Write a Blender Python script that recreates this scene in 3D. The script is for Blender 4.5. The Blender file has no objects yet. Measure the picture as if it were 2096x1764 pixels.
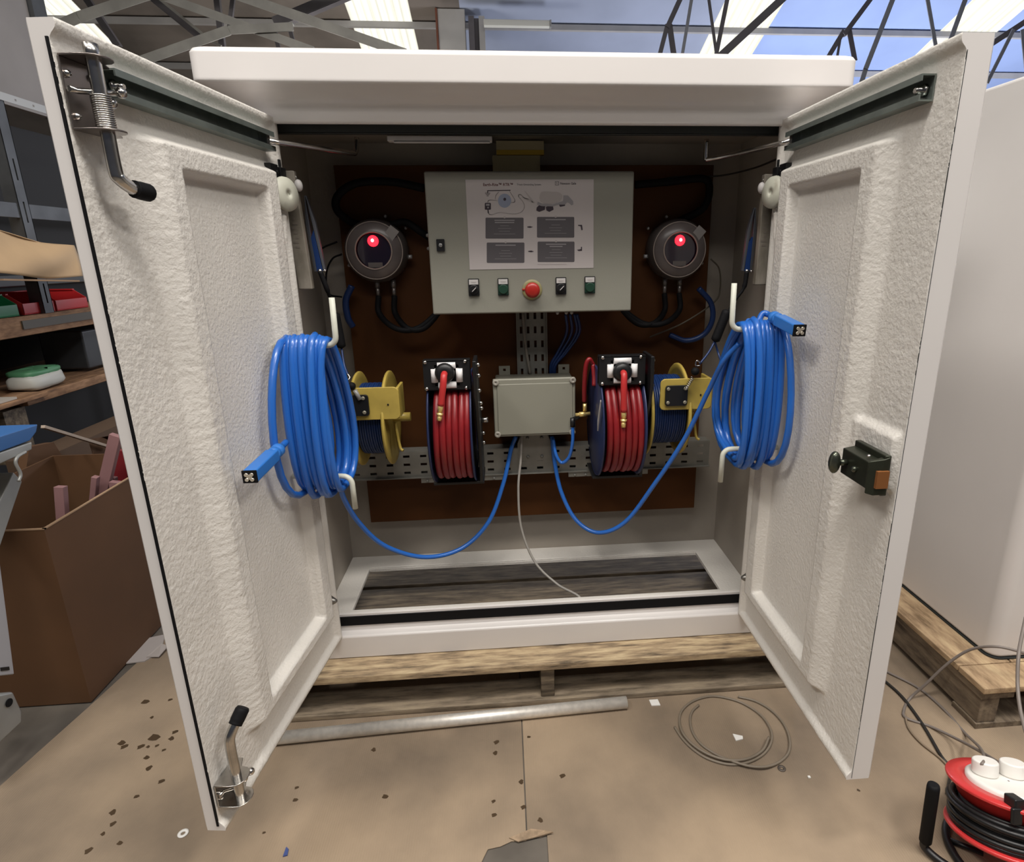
import bpy, bmesh, math, random
from mathutils import Vector, Matrix, noise
random.seed(7)
V = Vector
PI = math.pi
# ------------------------------------------------------------------ camera
CAM = V((-.092, -1.54, 1.278)); YAW, PIT, ROL, FPX, PX, PY = .081, .282, -.012, 1222.74, 1133.9, 873.0
fw = V((math.sin(YAW)*math.cos(PIT), math.cos(YAW)*math.cos(PIT), -math.sin(PIT)))
r0 = V((math.cos(YAW), -math.sin(YAW), 0)); u0 = r0.cross(fw)
rt = r0*math.cos(ROL) + u0*math.sin(ROL); up = -r0*math.sin(ROL) + u0*math.cos(ROL)
sc = bpy.context.scene
cd = bpy.data.cameras.new('camera'); cam = bpy.data.objects.new('camera', cd); sc.collection.objects.link(cam)
M = Matrix((rt, up, -fw)).transposed().to_4x4(); M.translation = CAM; cam.matrix_world = M
cd.sensor_fit = 'HORIZONTAL'; cd.sensor_width = 36; cd.lens = FPX*36/2096
cd.shift_x = (1048-PX)/2096; cd.shift_y = -(882-PY)/2096; cd.clip_start = .05; cd.clip_end = 60
sc.camera = cam
# ------------------------------------------------------------------ world, lamps, exposure
w = bpy.data.worlds.new('world'); sc.world = w; w.use_nodes = True
w.node_tree.nodes['Background'].inputs[0].default_value = (.75, .8, 1, 1)
w.node_tree.nodes['Background'].inputs[1].default_value = .07
def area(name, loc, tgt, sx, sy, power, col=(1, .95, .89)):
    d = bpy.data.lights.new(name, 'AREA'); d.shape = 'RECTANGLE'; d.size = sx; d.size_y = sy; d.energy = power; d.color = col
    o = bpy.data.objects.new(name, d); sc.collection.objects.link(o); o.location = loc
    o.rotation_euler = (V(tgt)-V(loc)).to_track_quat('-Z', 'Y').to_euler(); return o
area('hall_lamp', (.2, -1.6, 4.7), (.1, -.9, 0), 2.6, .5, 165)
area('hall_lamp', (-2.6, -1.7, 4.7), (-1.2, -.9, .3), 2.0, .5, 105)
area('hall_lamp', (2.9, -1.7, 4.7), (1.4, -.9, .3), 2.0, .5, 105)
area('hall_lamp', (.0, -4.2, 4.7), (0, -1, .5), 4.0, .6, 66)
for x, e in ((1.4, 85), (4.2, 260), (7.2, 260)):  # added point lights, hidden behind the lid, to brighten the blue roof
    d = bpy.data.lights.new('roof_fill_light', 'POINT'); d.energy = e; d.shadow_soft_size = .35; d.color = (.88, .90, 1)
    o = bpy.data.objects.new('roof_fill_light', d); sc.collection.objects.link(o); o.location = (x, 6.6, 1.9)
d = bpy.data.lights.new('roof_fill_light', 'POINT'); d.energy = 120; d.shadow_soft_size = .35; d.color = (1, .95, .88)  # added hidden point light that brightens the left roof
o = bpy.data.objects.new('roof_fill_light', d); sc.collection.objects.link(o); o.location = (-2.2, 6.2, 1.9)
sc.view_settings.view_transform = 'Standard'; sc.view_settings.look = 'None'; sc.view_settings.gamma = 1
sc.view_settings.use_curve_mapping = False; sc.view_settings.exposure = -.13
# ------------------------------------------------------------------ helpers: a pixel of the 2096x1764 photograph turned into a point on a real plane
def ray(u, v): return fw + rt*((u-PX)/FPX) - up*((v-PY)/FPX)
def onp(u, v, n, dd):
    k = ray(u, v); n = V(n); return CAM + k*((dd - n.dot(CAM))/n.dot(k))
def aY(u, v, y): return onp(u, v, (0, 1, 0), y)
def aZ(u, v, z=0.): return onp(u, v, (0, 0, 1), z)
def aX(u, v, x): return onp(u, v, (1, 0, 0), x)
AL, AR = 1.687, 1.564
class DF:                                                           # frame of an open door: u from the hinge, o out of its inner face, z up
    def __init__(s, hx, d, n): s.h = V((hx, 0, 0)); s.d = V(d); s.n = V(n)
    def p(s, u, o, z): return s.h + s.d*u + s.n*o + V((0, 0, z))
    def at(s, a, b, o): return onp(a, b, s.n, s.n.dot(s.h)+o)
DLf = DF(-.6, (math.cos(AL), -math.sin(AL), 0), (math.sin(AL), math.cos(AL), 0))
DRf = DF(.6, (-math.cos(AR), -math.sin(AR), 0), (-math.sin(AR), math.cos(AR), 0))

class MB:
    def __init__(s): s.b = bmesh.new(); s.mi = 0
    def _f(s, vs, sm=False):
        try: f = s.b.faces.new(vs)
        except ValueError: return
        f.material_index = s.mi; f.smooth = sm
    def hexa(s, p):                                                 # 8 points: bottom 4 ccw, top 4
        v = [s.b.verts.new(q) for q in p]
        for i in ((3, 2, 1, 0), (4, 5, 6, 7), (0, 1, 5, 4), (1, 2, 6, 5), (2, 3, 7, 6), (3, 0, 4, 7)): s._f([v[j] for j in i])
        return s
    def box(s, a, b):
        x0, y0, z0 = a; x1, y1, z1 = b
        return s.hexa([(x0, y0, z0), (x1, y0, z0), (x1, y1, z0), (x0, y1, z0), (x0, y0, z1), (x1, y0, z1), (x1, y1, z1), (x0, y1, z1)])
    def obox(s, c, ax, ay, az):                                     # oriented box: centre, half vectors
        c, ax, ay, az = V(c), V(ax), V(ay), V(az)
        return s.hexa([c-ax-ay-az, c+ax-ay-az, c+ax+ay-az, c-ax+ay-az, c-ax-ay+az, c+ax-ay+az, c+ax+ay+az, c-ax+ay+az])
    def beam(s, p, q, wd, ht, hint=(0, 0, 1)):
        p, q = V(p), V(q); t = (q-p).normalized(); a = t.cross(V(hint))
        if a.length < 1e-4: a = t.cross(V((1, 0, 0)))
        a.normalize(); c = a.cross(t)
        return s.obox((p+q)/2, (q-p)/2, a*wd/2, c*ht/2)
    def angle(s, p, q, wd, th, hint=(0, 0, 1)):                     # an L section
        p, q = V(p), V(q); t = (q-p).normalized(); a = t.cross(V(hint)).normalized(); c = a.cross(t)
        s.obox((p+q)/2, (q-p)/2, a*wd/2, c*th/2); s.obox((p+q)/2 + a*(wd/2) + c*(wd/2), (q-p)/2, a*th/2, c*wd/2); return s
    def prism(s, pts, ext, sm=False):
        e = V(ext); a = [s.b.verts.new(V(p)) for p in pts]; b = [s.b.verts.new(V(p)+e) for p in pts]
        s._f(a[::-1]); s._f(b)
        n = len(a)
        for i in range(n): s._f([a[i], a[(i+1) % n], b[(i+1) % n], b[i]], sm)
        return s
    def rprism(s, c, X, Y, hx, hy, r, ext, n=5):                    # rounded rectangle prism
        c, X, Y = V(c), V(X).normalized(), V(Y).normalized(); pts = []
        for sx, sy, a0 in ((1, 1, 0), (-1, 1, PI/2), (-1, -1, PI), (1, -1, 1.5*PI)):
            for k in range(n+1):
                a = a0 + k/n*PI/2; pts.append(c + X*(sx*(hx-r) + r*math.cos(a)) + Y*(sy*(hy-r) + r*math.sin(a)))
        return s.prism(pts, ext)
    def lathe(s, prof, o, axis, seg=32, caps=True):                 # prof: (radius, distance along axis)
        o = V(o); t = V(axis).normalized(); a = t.orthogonal().normalized(); c = t.cross(a); rings = []
        for r, h in prof:
            rings.append([s.b.verts.new(o + t*h + (a*math.cos(2*PI*k/seg) + c*math.sin(2*PI*k/seg))*max(r, 1e-5)) for k in range(seg)])
        for A, B in zip(rings, rings[1:]):
            for k in range(seg): s._f([A[k], A[(k+1) % seg], B[(k+1) % seg], B[k]], True)
        if caps: s._f(rings[0][::-1]); s._f(rings[-1])
        return s
    def cyl(s, p, q, r, seg=16, r2=None):
        p, q = V(p), V(q); L = (q-p).length; return s.lathe([(r, 0), (r if r2 is None else r2, L)], p, q-p, seg)
    def ball(s, c, r, seg=16, sq=1., axis=(0, 0, 1)):
        return s.lathe([(r*math.sin(PI*i/10), -r*sq*math.cos(PI*i/10)) for i in range(11)], c, axis, seg, False)
    def torus(s, c, axis, R, r, seg=48, sg=8, a0=0, a1=2*PI, sq=1.):
        t = V(axis).normalized(); a = t.orthogonal().normalized(); b = t.cross(a)
        return s.tube([V(c) + (a*math.cos(x) + b*math.sin(x)*sq)*R for x in [a0+(a1-a0)*i/seg for i in range(seg+(0 if abs(a1-a0-2*PI) < 1e-6 else 1))]], r, sg, abs(a1-a0-2*PI) < 1e-6)
    def tube(s, pts, r, seg=8, closed=False):
        pts = [V(p) for p in pts]; n = len(pts); rings = []; nrm = None
        for i in range(n):
            if closed: t = pts[(i+1) % n]-pts[i-1]
            else: t = pts[min(i+1, n-1)]-pts[max(i-1, 0)]
            t.normalize()
            if nrm is None: nrm = t.orthogonal().normalized()
            else: nrm = (nrm - t*nrm.dot(t)).normalized()
            bn = t.cross(nrm); rr = r[i] if isinstance(r, (list, tuple)) else r
            rings.append([s.b.verts.new(pts[i] + (nrm*math.cos(2*PI*k/seg) + bn*math.sin(2*PI*k/seg))*rr) for k in range(seg)])
        pr = list(zip(rings, rings[1:]))
        for A, B in pr:
            for k in range(seg): s._f([A[k], A[(k+1) % seg], B[(k+1) % seg], B[k]], True)
        if closed:
            A, B = rings[-1], rings[0]; off = min(range(seg), key=lambda q: (A[0].co-B[q].co).length)
            for k in range(seg): s._f([A[k], A[(k+1) % seg], B[(k+1+off) % seg], B[(k+off) % seg]], True)
        else: s._f(rings[0][::-1]); s._f(rings[-1])
        return s
    def grid(s, nu, nv, fn, sm=True):
        g = [[s.b.verts.new(fn(i/nu, j/nv)) for j in range(nv+1)] for i in range(nu+1)]
        for i in range(nu):
            for j in range(nv): s._f([g[i][j], g[i+1][j], g[i+1][j+1], g[i][j+1]], sm)
        return g
    def perforated(s, o, X, Y, W, H, holes, th):                    # a sheet W x H with slots cut through; holes = (x0,x1,y0,y1)
        o, X, Y = V(o), V(X), V(Y); N = X.cross(Y).normalized()*th
        xs = sorted({0, W} | {h[0] for h in holes} | {h[1] for h in holes}); ys = sorted({0, H} | {h[2] for h in holes} | {h[3] for h in holes})
        vc = {}
        def vv(i, j, k):
            if (i, j, k) not in vc: vc[(i, j, k)] = s.b.verts.new(o + X*xs[i] + Y*ys[j] + N*k)
            return vc[(i, j, k)]
        full = set()
        for i in range(len(xs)-1):
            for j in range(len(ys)-1):
                cx, cy = (xs[i]+xs[i+1])/2, (ys[j]+ys[j+1])/2
                if not any(h[0] < cx < h[1] and h[2] < cy < h[3] for h in holes): full.add((i, j))
        for i, j in full:
            s._f([vv(i, j, 1), vv(i+1, j, 1), vv(i+1, j+1, 1), vv(i, j+1, 1)]); s._f([vv(i, j+1, 0), vv(i+1, j+1, 0), vv(i+1, j, 0), vv(i, j, 0)])
            for di, dj, a, b in ((0, -1, (i, j), (i+1, j)), (1, 0, (i+1, j), (i+1, j+1)), (0, 1, (i+1, j+1), (i, j+1)), (-1, 0, (i, j+1), (i, j))):
                if (i+di, j+dj) not in full: s._f([vv(*a, 0), vv(*b, 0), vv(*b, 1), vv(*a, 1)])
        return s
def cat(pts, n=10):                                                 # smooth path through points
    pts = [V(p) for p in pts]; P = [pts[0]*2-pts[1]] + pts + [pts[-1]*2-pts[-2]]; out = []
    for i in range(1, len(P)-2):
        a, b, c, d = P[i-1:i+3]
        for k in range(n):
            t = k/n; out.append(.5*((2*b) + (c-a)*t + (2*a-5*b+4*c-d)*t*t + (3*b-a-3*c+d)*t**3))
    return out + [pts[-1]]

def thing(name, label, catg, loc, group=None):
    o = bpy.data.objects.new(name, None); o.empty_display_size = .05; o.location = loc; sc.collection.objects.link(o)
    o['label'] = label; o['category'] = catg
    if group: o['group'] = group
    return o
ORG = {}
def org(o):
    return V(o.location) + (org(o.parent) if o.parent else V((0, 0, 0)))
def obj(name, mb, mat, parent=None, label=None, catg=None, group=None, kind=None, bevel=0, solid=0, segs=2, loc=None):
    bmesh.ops.recalc_face_normals(mb.b, faces=mb.b.faces[:])
    me = bpy.data.meshes.new(name); base = org(parent) if parent else V((0, 0, 0))
    if parent is None:
        if loc is None:
            vs = [v.co for v in mb.b.verts]; loc = (sum((v.x for v in vs))/len(vs), sum((v.y for v in vs))/len(vs), min(v.z for v in vs))
        base = V(loc)
    bmesh.ops.translate(mb.b, verts=mb.b.verts[:], vec=-base); mb.b.to_mesh(me); mb.b.free()
    for m_ in (mat if isinstance(mat, (list, tuple)) else [mat]): me.materials.append(m_)
    o = bpy.data.objects.new(name, me); sc.collection.objects.link(o)
    if parent: o.parent = parent
    else: o.location = base
    if bevel:
        m = o.modifiers.new('bevel', 'BEVEL'); m.width = bevel; m.segments = segs; m.limit_method = 'ANGLE'; m.angle_limit = .6; m.harden_normals = False
        for f in me.polygons: f.use_smooth = True
        w_ = o.modifiers.new('wn', 'WEIGHTED_NORMAL'); w_.keep_sharp = True
    if solid: m = o.modifiers.new('solid', 'SOLIDIFY'); m.thickness = solid; m.offset = 0
    if label: o['label'] = label
    if catg: o['category'] = catg
    if group: o['group'] = group
    if kind: o['kind'] = kind
    return o
def struct(name, mb, mat, **k): return obj(name, mb, mat, kind='structure', **k)
def dup(root, delta, label=None):                                   # copy of a thing with its parts
    r = root.copy(); sc.collection.objects.link(r); r.location = V(root.location)+V(delta)
    if label: r['label'] = label
    for ch in root.children:
        c = ch.copy(); sc.collection.objects.link(c); c.parent = r
        for g in ch.children: e = g.copy(); sc.collection.objects.link(e); e.parent = c
    return r
# ------------------------------------------------------------------ materials (those inside the cabinet are darkened to carry some shade)
def mat(name, col, rough=.5, metal=0, var=0, vscale=8, col2=None, bump=0, bscale=60, coat=0, trans=0, emit=None, estr=1, stretch=(1, 1, 1), detail=5, spec=None, alpha=1, lo=.35, hi=.65):
    m = bpy.data.materials.new(name); m.use_nodes = True; nt = m.node_tree; b = nt.nodes['Principled BSDF']; L = nt.links.new
    b.inputs['Base Color'].default_value = (*col, 1); b.inputs['Roughness'].default_value = rough; b.inputs['Metallic'].default_value = metal
    if spec is not None: b.inputs['Specular IOR Level'].default_value = spec
    if coat: b.inputs['Coat Weight'].default_value = coat
    if trans: b.inputs['Transmission Weight'].default_value = trans
    if alpha < 1: b.inputs['Alpha'].default_value = alpha
    if emit: b.inputs['Emission Color'].default_value = (*emit, 1); b.inputs['Emission Strength'].default_value = estr
    tc = nt.nodes.new('ShaderNodeTexCoord'); mp = nt.nodes.new('ShaderNodeMapping'); mp.inputs['Scale'].default_value = stretch; L(tc.outputs['Object'], mp.inputs[0])
    if var or col2:
        n = nt.nodes.new('ShaderNodeTexNoise'); n.inputs['Scale'].default_value = vscale; n.inputs['Detail'].default_value = detail; L(mp.outputs[0], n.inputs[0])
        r = nt.nodes.new('ShaderNodeValToRGB'); r.color_ramp.elements[0].position = lo; r.color_ramp.elements[1].position = hi
        c2 = col2 or tuple(c*(1-var) for c in col); r.color_ramp.elements[0].color = (*c2, 1); r.color_ramp.elements[1].color = (*col, 1)
        L(n.outputs[0], r.inputs[0]); L(r.outputs[0], b.inputs['Base Color'])
    if bump:
        n = nt.nodes.new('ShaderNodeTexNoise'); n.inputs['Scale'].default_value = bscale; n.inputs['Detail'].default_value = 4; L(mp.outputs[0], n.inputs[0])
        bp = nt.nodes.new('ShaderNodeBump'); bp.inputs['Strength'].default_value = bump; bp.inputs['Distance'].default_value = .002; L(n.outputs[0], bp.inputs['Height']); L(bp.outputs[0], b.inputs['Normal'])
    return m
GEL = mat('white_gelcoat', (.76, .73, .71), .28, var=.04, vscale=3, coat=.2)
WOODM_ = None
GRP = mat('rough_fibreglass', (.76, .73, .68), .45, var=.08, vscale=6, bump=.9, bscale=150)
GRPI = mat('inner_fibreglass', (.38, .34, .29), .55, var=.18, vscale=4, bump=.3, bscale=90)  # darker than the door laminate: some interior shade is in the colour
BLK = mat('black_rubber', (.007, .007, .008), .65, spec=.15)
BLKP = mat('black_plastic', (.008, .008, .009), .4)
SEAL = mat('dark_seal', (.02, .024, .024), .6)
STEEL = mat('bright_steel', (.62, .60, .57), .22, 1, var=.25, vscale=30)
TUBE = mat('brushed_tube', (.95, .91, .84), .45, .55, var=.15, vscale=60, bump=.1, bscale=200)
ZINC = mat('zinc_rail', (.25, .29, .27), .42, .75, var=.25, vscale=20)
GALV = mat('galvanised_tray', (.25, .245, .22), .5, .35, var=.15, vscale=25)
BRASS = mat('brass', (.95, .72, .28), .38, .75)
HOOK = mat('white_hook', (.66, .67, .58), .45, var=.08, vscale=30)
BLUE = mat('blue_cable', (.02, .135, .52), .3, coat=.25, spec=.5)
BLUE2 = mat('dark_blue_cable', (.008, .03, .12), .4)
PLUGB = mat('blue_plug', (.035, .19, .60), .38)
RED = mat('red_hose', (.25, .011, .015), .38, var=.2, vscale=20)
REDH = mat('red_hose_end_lit', (.50, .03, .03), .4)  # brighter copy of the hose red, light on the end painted in
NAVY = mat('navy_reel', (.02, .03, .09), .4, .1)
YEL = mat('yellow_reel', (.50, .37, .08), .42, var=.2, vscale=15)
BOARD = mat('brown_board', (.085, .030, .007), .6, spec=.2, var=.25, vscale=3)
PANEL = mat('grey_enclosure', (.230, .226, .190), .45, bump=.1, bscale=300)  # cabinet equipment colours lowered to carry part of the interior shade
JB = mat('grey_box_plastic', (.25, .245, .20), .4)
PAPER = mat('white_paper', (.42, .385, .38), .6)
PRINTG = mat('print_grey', (.075, .068, .075), .6)
PRINTL = mat('print_light_grey', (.24, .23, .24), .6)
PRINTM = mat('print_mid_grey', (.34, .31, .30), .6)
PRINTD = mat('print_dark', (.03, .02, .03), .6)
PRINTR = mat('print_red_brown', (.13, .05, .05), .6)
PRINTB = mat('print_blue_grey', (.22, .25, .33), .6)
WHT = mat('white_label', (.50, .48, .47), .5)
CLEAR = mat('cloudy_clear_plastic', (.17, .145, .14), .28, var=.2, vscale=20)
LENS = mat('dark_lens', (.02, .012, .03), .1, coat=.5)
LED = mat('red_led', (1, .05, .05), .4, emit=(1, .015, .03), estr=3.5)
LEDC = mat('red_led_core', (1, .5, .5), .4, emit=(1, .45, .42), estr=8)
GREENB = mat('green_button', (.010, .040, .024), .4)
REDB = mat('red_button', (.32, .015, .010), .35)
YB = mat('yellow_ring', (.28, .24, .10), .5, col2=(.20, .19, .12), vscale=40)
def wood(name, c1, c2, c3, sx=(1, 9, 9), sc_=7):
    m = bpy.data.materials.new(name); m.use_nodes = True; nt = m.node_tree; b = nt.nodes['Principled BSDF']; L = nt.links.new
    tc = nt.nodes.new('ShaderNodeTexCoord'); mp = nt.nodes.new('ShaderNodeMapping'); mp.inputs['Scale'].default_value = sx; L(tc.outputs['Object'], mp.inputs[0])
    n = nt.nodes.new('ShaderNodeTexNoise'); n.inputs['Scale'].default_value = sc_; n.inputs['Detail'].default_value = 8; n.inputs['Roughness'].default_value = .65; L(mp.outputs[0], n.inputs[0])
    r = nt.nodes.new('ShaderNodeValToRGB'); e = r.color_ramp.elements; e[0].position = .33; e[0].color = (*c1, 1); e[1].position = .68; e[1].color = (*c3, 1); k = e.new(.5); k.color = (*c2, 1)
    L(n.outputs[0], r.inputs[0]); L(r.outputs[0], b.inputs['Base Color']); b.inputs['Roughness'].default_value = .75
    bp = nt.nodes.new('ShaderNodeBump'); bp.inputs['Strength'].default_value = .4; bp.inputs['Distance'].default_value = .003; L(n.outputs[0], bp.inputs['Height']); L(bp.outputs[0], b.inputs['Normal'])
    return m
WOODP = wood('pale_pallet_wood', (.10, .075, .05), (.42, .31, .19), (.66, .53, .33), (2, 14, 14), 4)
WOODG = wood('weathered_pallet_wood', (.05, .037, .024), (.13, .10, .068), (.24, .19, .125), (2, 14, 14), 4)
WOODM = wood('lit_pallet_wood', (.10, .078, .052), (.24, .19, .135), (.36, .29, .20), (2, 14, 14), 4)  # lighter copy for the front bottom board, its lit face painted in
WOODS = wood('shelf_wood', (.11, .055, .028), (.24, .13, .065), (.38, .22, .12), (9, 2, 9), 4)
WOODR = wood('right_pallet_wood', (.20, .13, .07), (.42, .29, .17), (.56, .42, .25), (9, 2, 9), 4)
WOODRD = wood('right_pallet_dark_wood', (.07, .05, .035), (.17, .13, .09), (.28, .22, .15), (9, 2, 9), 4)

# ------------------------------------------------------------------ the hall
def floor_mat():
    m = mat('concrete', (.15, .13, .108), .8, var=.4, vscale=6, bump=.3, bscale=50); return m
struct('floor', MB().box((-9, -8, -.1), (11, 12, 0)), floor_mat())
RS = .33
def rz(y): return 6.5-RS*y
ROOFB = mat('bluelit_roof_sheet', (.34, .45, .75), .55, var=.12, vscale=1.2)  # blue tint of the daylight is painted into the sheet colour
ROOFG = mat('grey_bluelit_roof_sheet', (.38, .43, .56), .55, var=.15, vscale=1.2)  # weaker blue light tint painted into these middle sheets
ROOFN = mat('brown_grey_roof_sheet', (.22, .19, .165), .6, var=.4, vscale=1.5)
RLIGHT = mat('daylit_rooflight', (.9, .88, .8), .5, emit=(1, .97, .84), estr=.78)
PURL = mat('pale_purlin', (.42, .41, .40), .6, var=.15, vscale=4)
STL = mat('painted_steelwork', (.34, .34, .34), .6, .1, var=.25, vscale=5)
STLD = mat('dark_steelwork', (.13, .12, .13), .6, .2, var=.2, vscale=5)
def ribbed():
    nt = RLIGHT.node_tree; b = nt.nodes['Principled BSDF']; L = nt.links.new
    tc = nt.nodes.new('ShaderNodeTexCoord'); wv = nt.nodes.new('ShaderNodeTexWave'); wv.bands_direction = 'X'; wv.inputs['Scale'].default_value = 3.4; L(tc.outputs['Object'], wv.inputs[0])
    n = nt.nodes.new('ShaderNodeTexNoise'); n.inputs['Scale'].default_value = 3; L(tc.outputs['Object'], n.inputs[0])
    mx = nt.nodes.new('ShaderNodeMath'); mx.operation = 'MULTIPLY_ADD'; L(n.outputs[0], mx.inputs[0]); mx.inputs[1].default_value = .35; L(wv.outputs[1], mx.inputs[2])
    r = nt.nodes.new('ShaderNodeValToRGB'); r.color_ramp.elements[0].position = .1; r.color_ramp.elements[0].color = (.74, .72, .60, 1); r.color_ramp.elements[1].position = .55; r.color_ramp.elements[1].color = (.96, .94, .85, 1)
    L(mx.outputs[0], r.inputs[0]); L(r.outputs[0], b.inputs['Emission Color']); b.inputs['Base Color'].default_value = (.12, .12, .1, 1); b.inputs['Emission Strength'].default_value = 1.16
ribbed()
def roof_slab(name, x0, x1, m, y0=-7., y1=11., th=.06, lift=0, rib=True):
    b = MB(); b.hexa([(x0, y0, rz(y0)+lift), (x1, y0, rz(y0)+lift), (x1, y1, rz(y1)+lift), (x0, y1, rz(y1)+lift), (x0, y0, rz(y0)+lift+th), (x1, y0, rz(y0)+lift+th), (x1, y1, rz(y1)+lift+th), (x0, y1, rz(y1)+lift+th)])
    return struct(name, b, m)
def rooflight(n, x0, x1):
    b = MB(); k = 14; pts = []                                      # ribbed translucent sheet
    for i in range(k):
        a = x0+(x1-x0)*i/k; c = (x1-x0)/k; h = .035
        for q, hh in ((0, 0), (.22, 0), (.36, h), (.64, h), (.78, 0)): pts.append((a+c*q, hh))
    pts.append((x1, 0)); g = [[b.b.verts.new((x, y, rz(y)+hh)) for x, hh in pts] for y in (-6.99, 10.99)]
    for i in range(len(pts)-1): b._f([g[0][i], g[0][i+1], g[1][i+1], g[1][i]])
    struct('window_%d' % n, b, RLIGHT)
lights = [(-5.75, -5.0), (-1.87, -1.11), (2.77, 3.53), (5.93, 6.75)]
for i, (a, c) in enumerate(lights): rooflight(i+1, a, c)
roof_slab('ceiling', -9, -5.75, ROOFN); roof_slab('ceiling', -5.0, -1.87, ROOFN); roof_slab('ceiling', -1.11, -.5, ROOFN)
roof_slab('ceiling', -.5, 2.77, ROOFG); roof_slab('ceiling', 3.53, 5.93, ROOFB); roof_slab('ceiling', 6.75, 11, ROOFB)
WALLM = mat('hall_wall', (.33, .32, .31), .7, var=.15, vscale=1.5)
struct('wall_back', MB().box((-9, 11, 0), (11, 11.2, 3.0)), WALLM)
struct('wall_left', MB().box((-9.2, -8, 0), (-9, 11.2, 8)), WALLM)
struct('wall_right', MB().box((11, -8, 0), (11.2, 11.2, 8)), WALLM)
n = 0
for y in (8.06, 7.24, 6.42, 5.6, 4.78, 3.96, 3.14):
    n += 1; z = rz(y)
    struct('trim_%d' % n, MB().box((-9, y-.03, z-.075), (11, y+.03, z-.012)), PURL)
# column, its brown edge and downpipe
t = thing('roof_column', 'broad pale steel column rising behind the cabinet lid', 'column', (-.6, 7.0, 0))
obj('column_shaft', MB().box((-.775, 7, 0), (-.44, 7.12, 4.18)), mat('column_paint', (.55, .54, .52), .6, var=.12, vscale=3), t, bevel=.008)
obj('column_edge', MB().box((-.80, 6.99, 0), (-.776, 7.1, 4.18)), mat('red_oxide', (.20, .07, .04), .7), t, label='rust brown edge')
t = thing('downpipe', 'dark steel channel running down beside the pale column', 'pipe', (-.3, 7.0, 0))
obj('channel', MB().box((-.40, 6.98, 0), (-.33, 7.1, 4.1)).box((-.33, 7.06, 0), (-.27, 7.1, 4.1)), STLD, t)
obj('channel_flange', MB().box((-.272, 6.98, 0), (-.20, 7.1, 4.1)), PURL, t)
t = thing('fluorescent_fitting', 'short white strip fitting fixed level beside the column', 'light fitting', (.2, 6.8, 3.9))
p = aY(990, 47, 6.85); q = aY(1125, 49, 6.85)
obj('fitting_body', MB().box((p.x, 6.82, p.z-.035), (q.x, 6.9, p.z+.035)), mat('fitting_white', (.68, .68, .62), .5), t, bevel=.006)
obj('end_cap', MB().box((q.x, 6.815, p.z-.037), (q.x+.02, 6.905, p.z+.037)), STL, t)
# lattice girders: members are placed on the girder's own vertical plane
def girder(name, label, y, mem, m, chord=None):
    t = thing(name, label, 'truss', (aY(mem[0][0], mem[0][1], y).x, y, 3.2), 'roof trusses seen above the cabinet'); k_ = 0
    for a, b_, c, d_, wd, *mm in mem:
        k_ += 1; yy = y+.019*k_; P, Q = aY(a, b_, yy), aY(c, d_, yy)
        if chord:
            for f in (0, 1):
                A_, B_ = (P, Q) if f == 0 else (Q, P)
                if (b_, d_)[f] < 0 and abs(A_.z-B_.z) > .25*abs(A_.x-B_.x):
                    A_ = A_ + (A_-B_)*((chord[2]-A_.z)/(A_.z-B_.z))
                    if f == 0: P = A_
                    else: Q = A_
        obj('chord' if abs(P.z-Q.z) < .2*abs(P.x-Q.x) else 'brace', MB().angle(P, Q, wd, .010, (0, 1, 0)), mm[0] if mm else m, t)
    if chord: obj('chord', MB().angle((chord[0], y+.1, chord[2]), (chord[1], y+.1, chord[2]), .09, .012, (0, 1, 0)), m, t)
    return t
PST = mat('pale_steelwork', (.36, .35, .32), .6, .1, var=.25, vscale=6)
girder('roof_truss', 'dark lattice truss with a bunched node above the right of the lid', 6.0,
       [(1795, -20, 1728, 70, .05), (1728, 62, 1690, 125, .05), (1722, 66, 1712, 125, .025), (1738, 62, 1750, 125, .055), (1400, -20, 1366, 55, .05), (1366, 50, 1348, 120, .045), (1370, 50, 1380, 120, .06),
        (1448, -20, 1466, 110, .03), (1492, -20, 1466, 110, .045), (1625, -25, 1466, 122, .08), (2120, 30, 1960, 135, .06)], STLD, (.5, 8, 4.25))
girder('roof_truss', 'paler lattice truss crossing in front of the blue-lit roof sheets', 5.6,
       [(1850, -60, 1772, 140, .05), (1772, 140, 1735, 260, .05), (1888, -60, 1918, 110, .04), (1990, -40, 1935, 110, .05), (1420, -30, 1394, 125, .03), (2075, 60, 2020, 170, .04), (2092, 60, 2100, 140, .04)], mat('grey_steelwork', (.25, .26, .29), .6, .1, var=.2, vscale=6), (.5, 8, 4.15))
girder('roof_truss', 'pale angle steel truss bracing over the left door, crossing beams', 4.2,
       [(-40, 122, 160, 36, .075), (160, 36, 330, -20, .075), (290, 125, 469, 62, .07), (469, 62, 600, 55, .06), (330, -8, 640, 104, .06), (490, -8, 830, 110, .07)], PST, (-8, -.9, 3.75))
girder('roof_truss', 'dark bracing rods hanging behind the pale beams at upper left', 5.2,
       [(305, -10, 418, 82, .065), (440, -20, 455, 110, .045), (476, -10, 468, 60, .03), (560, 60, 572, 110, .03), (590, 50, 606, 112, .03), (150, -40, 240, 95, .05), (720, -22, 560, 45, .085)], STLD, (-8, -.9, 4.05))
girder('roof_truss', 'thin bright edged bar alongside the dark rod at upper left', 5.0, [(316, -10, 424, 78, .018), (420, 78, 452, 95, .018)], PST)

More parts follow.
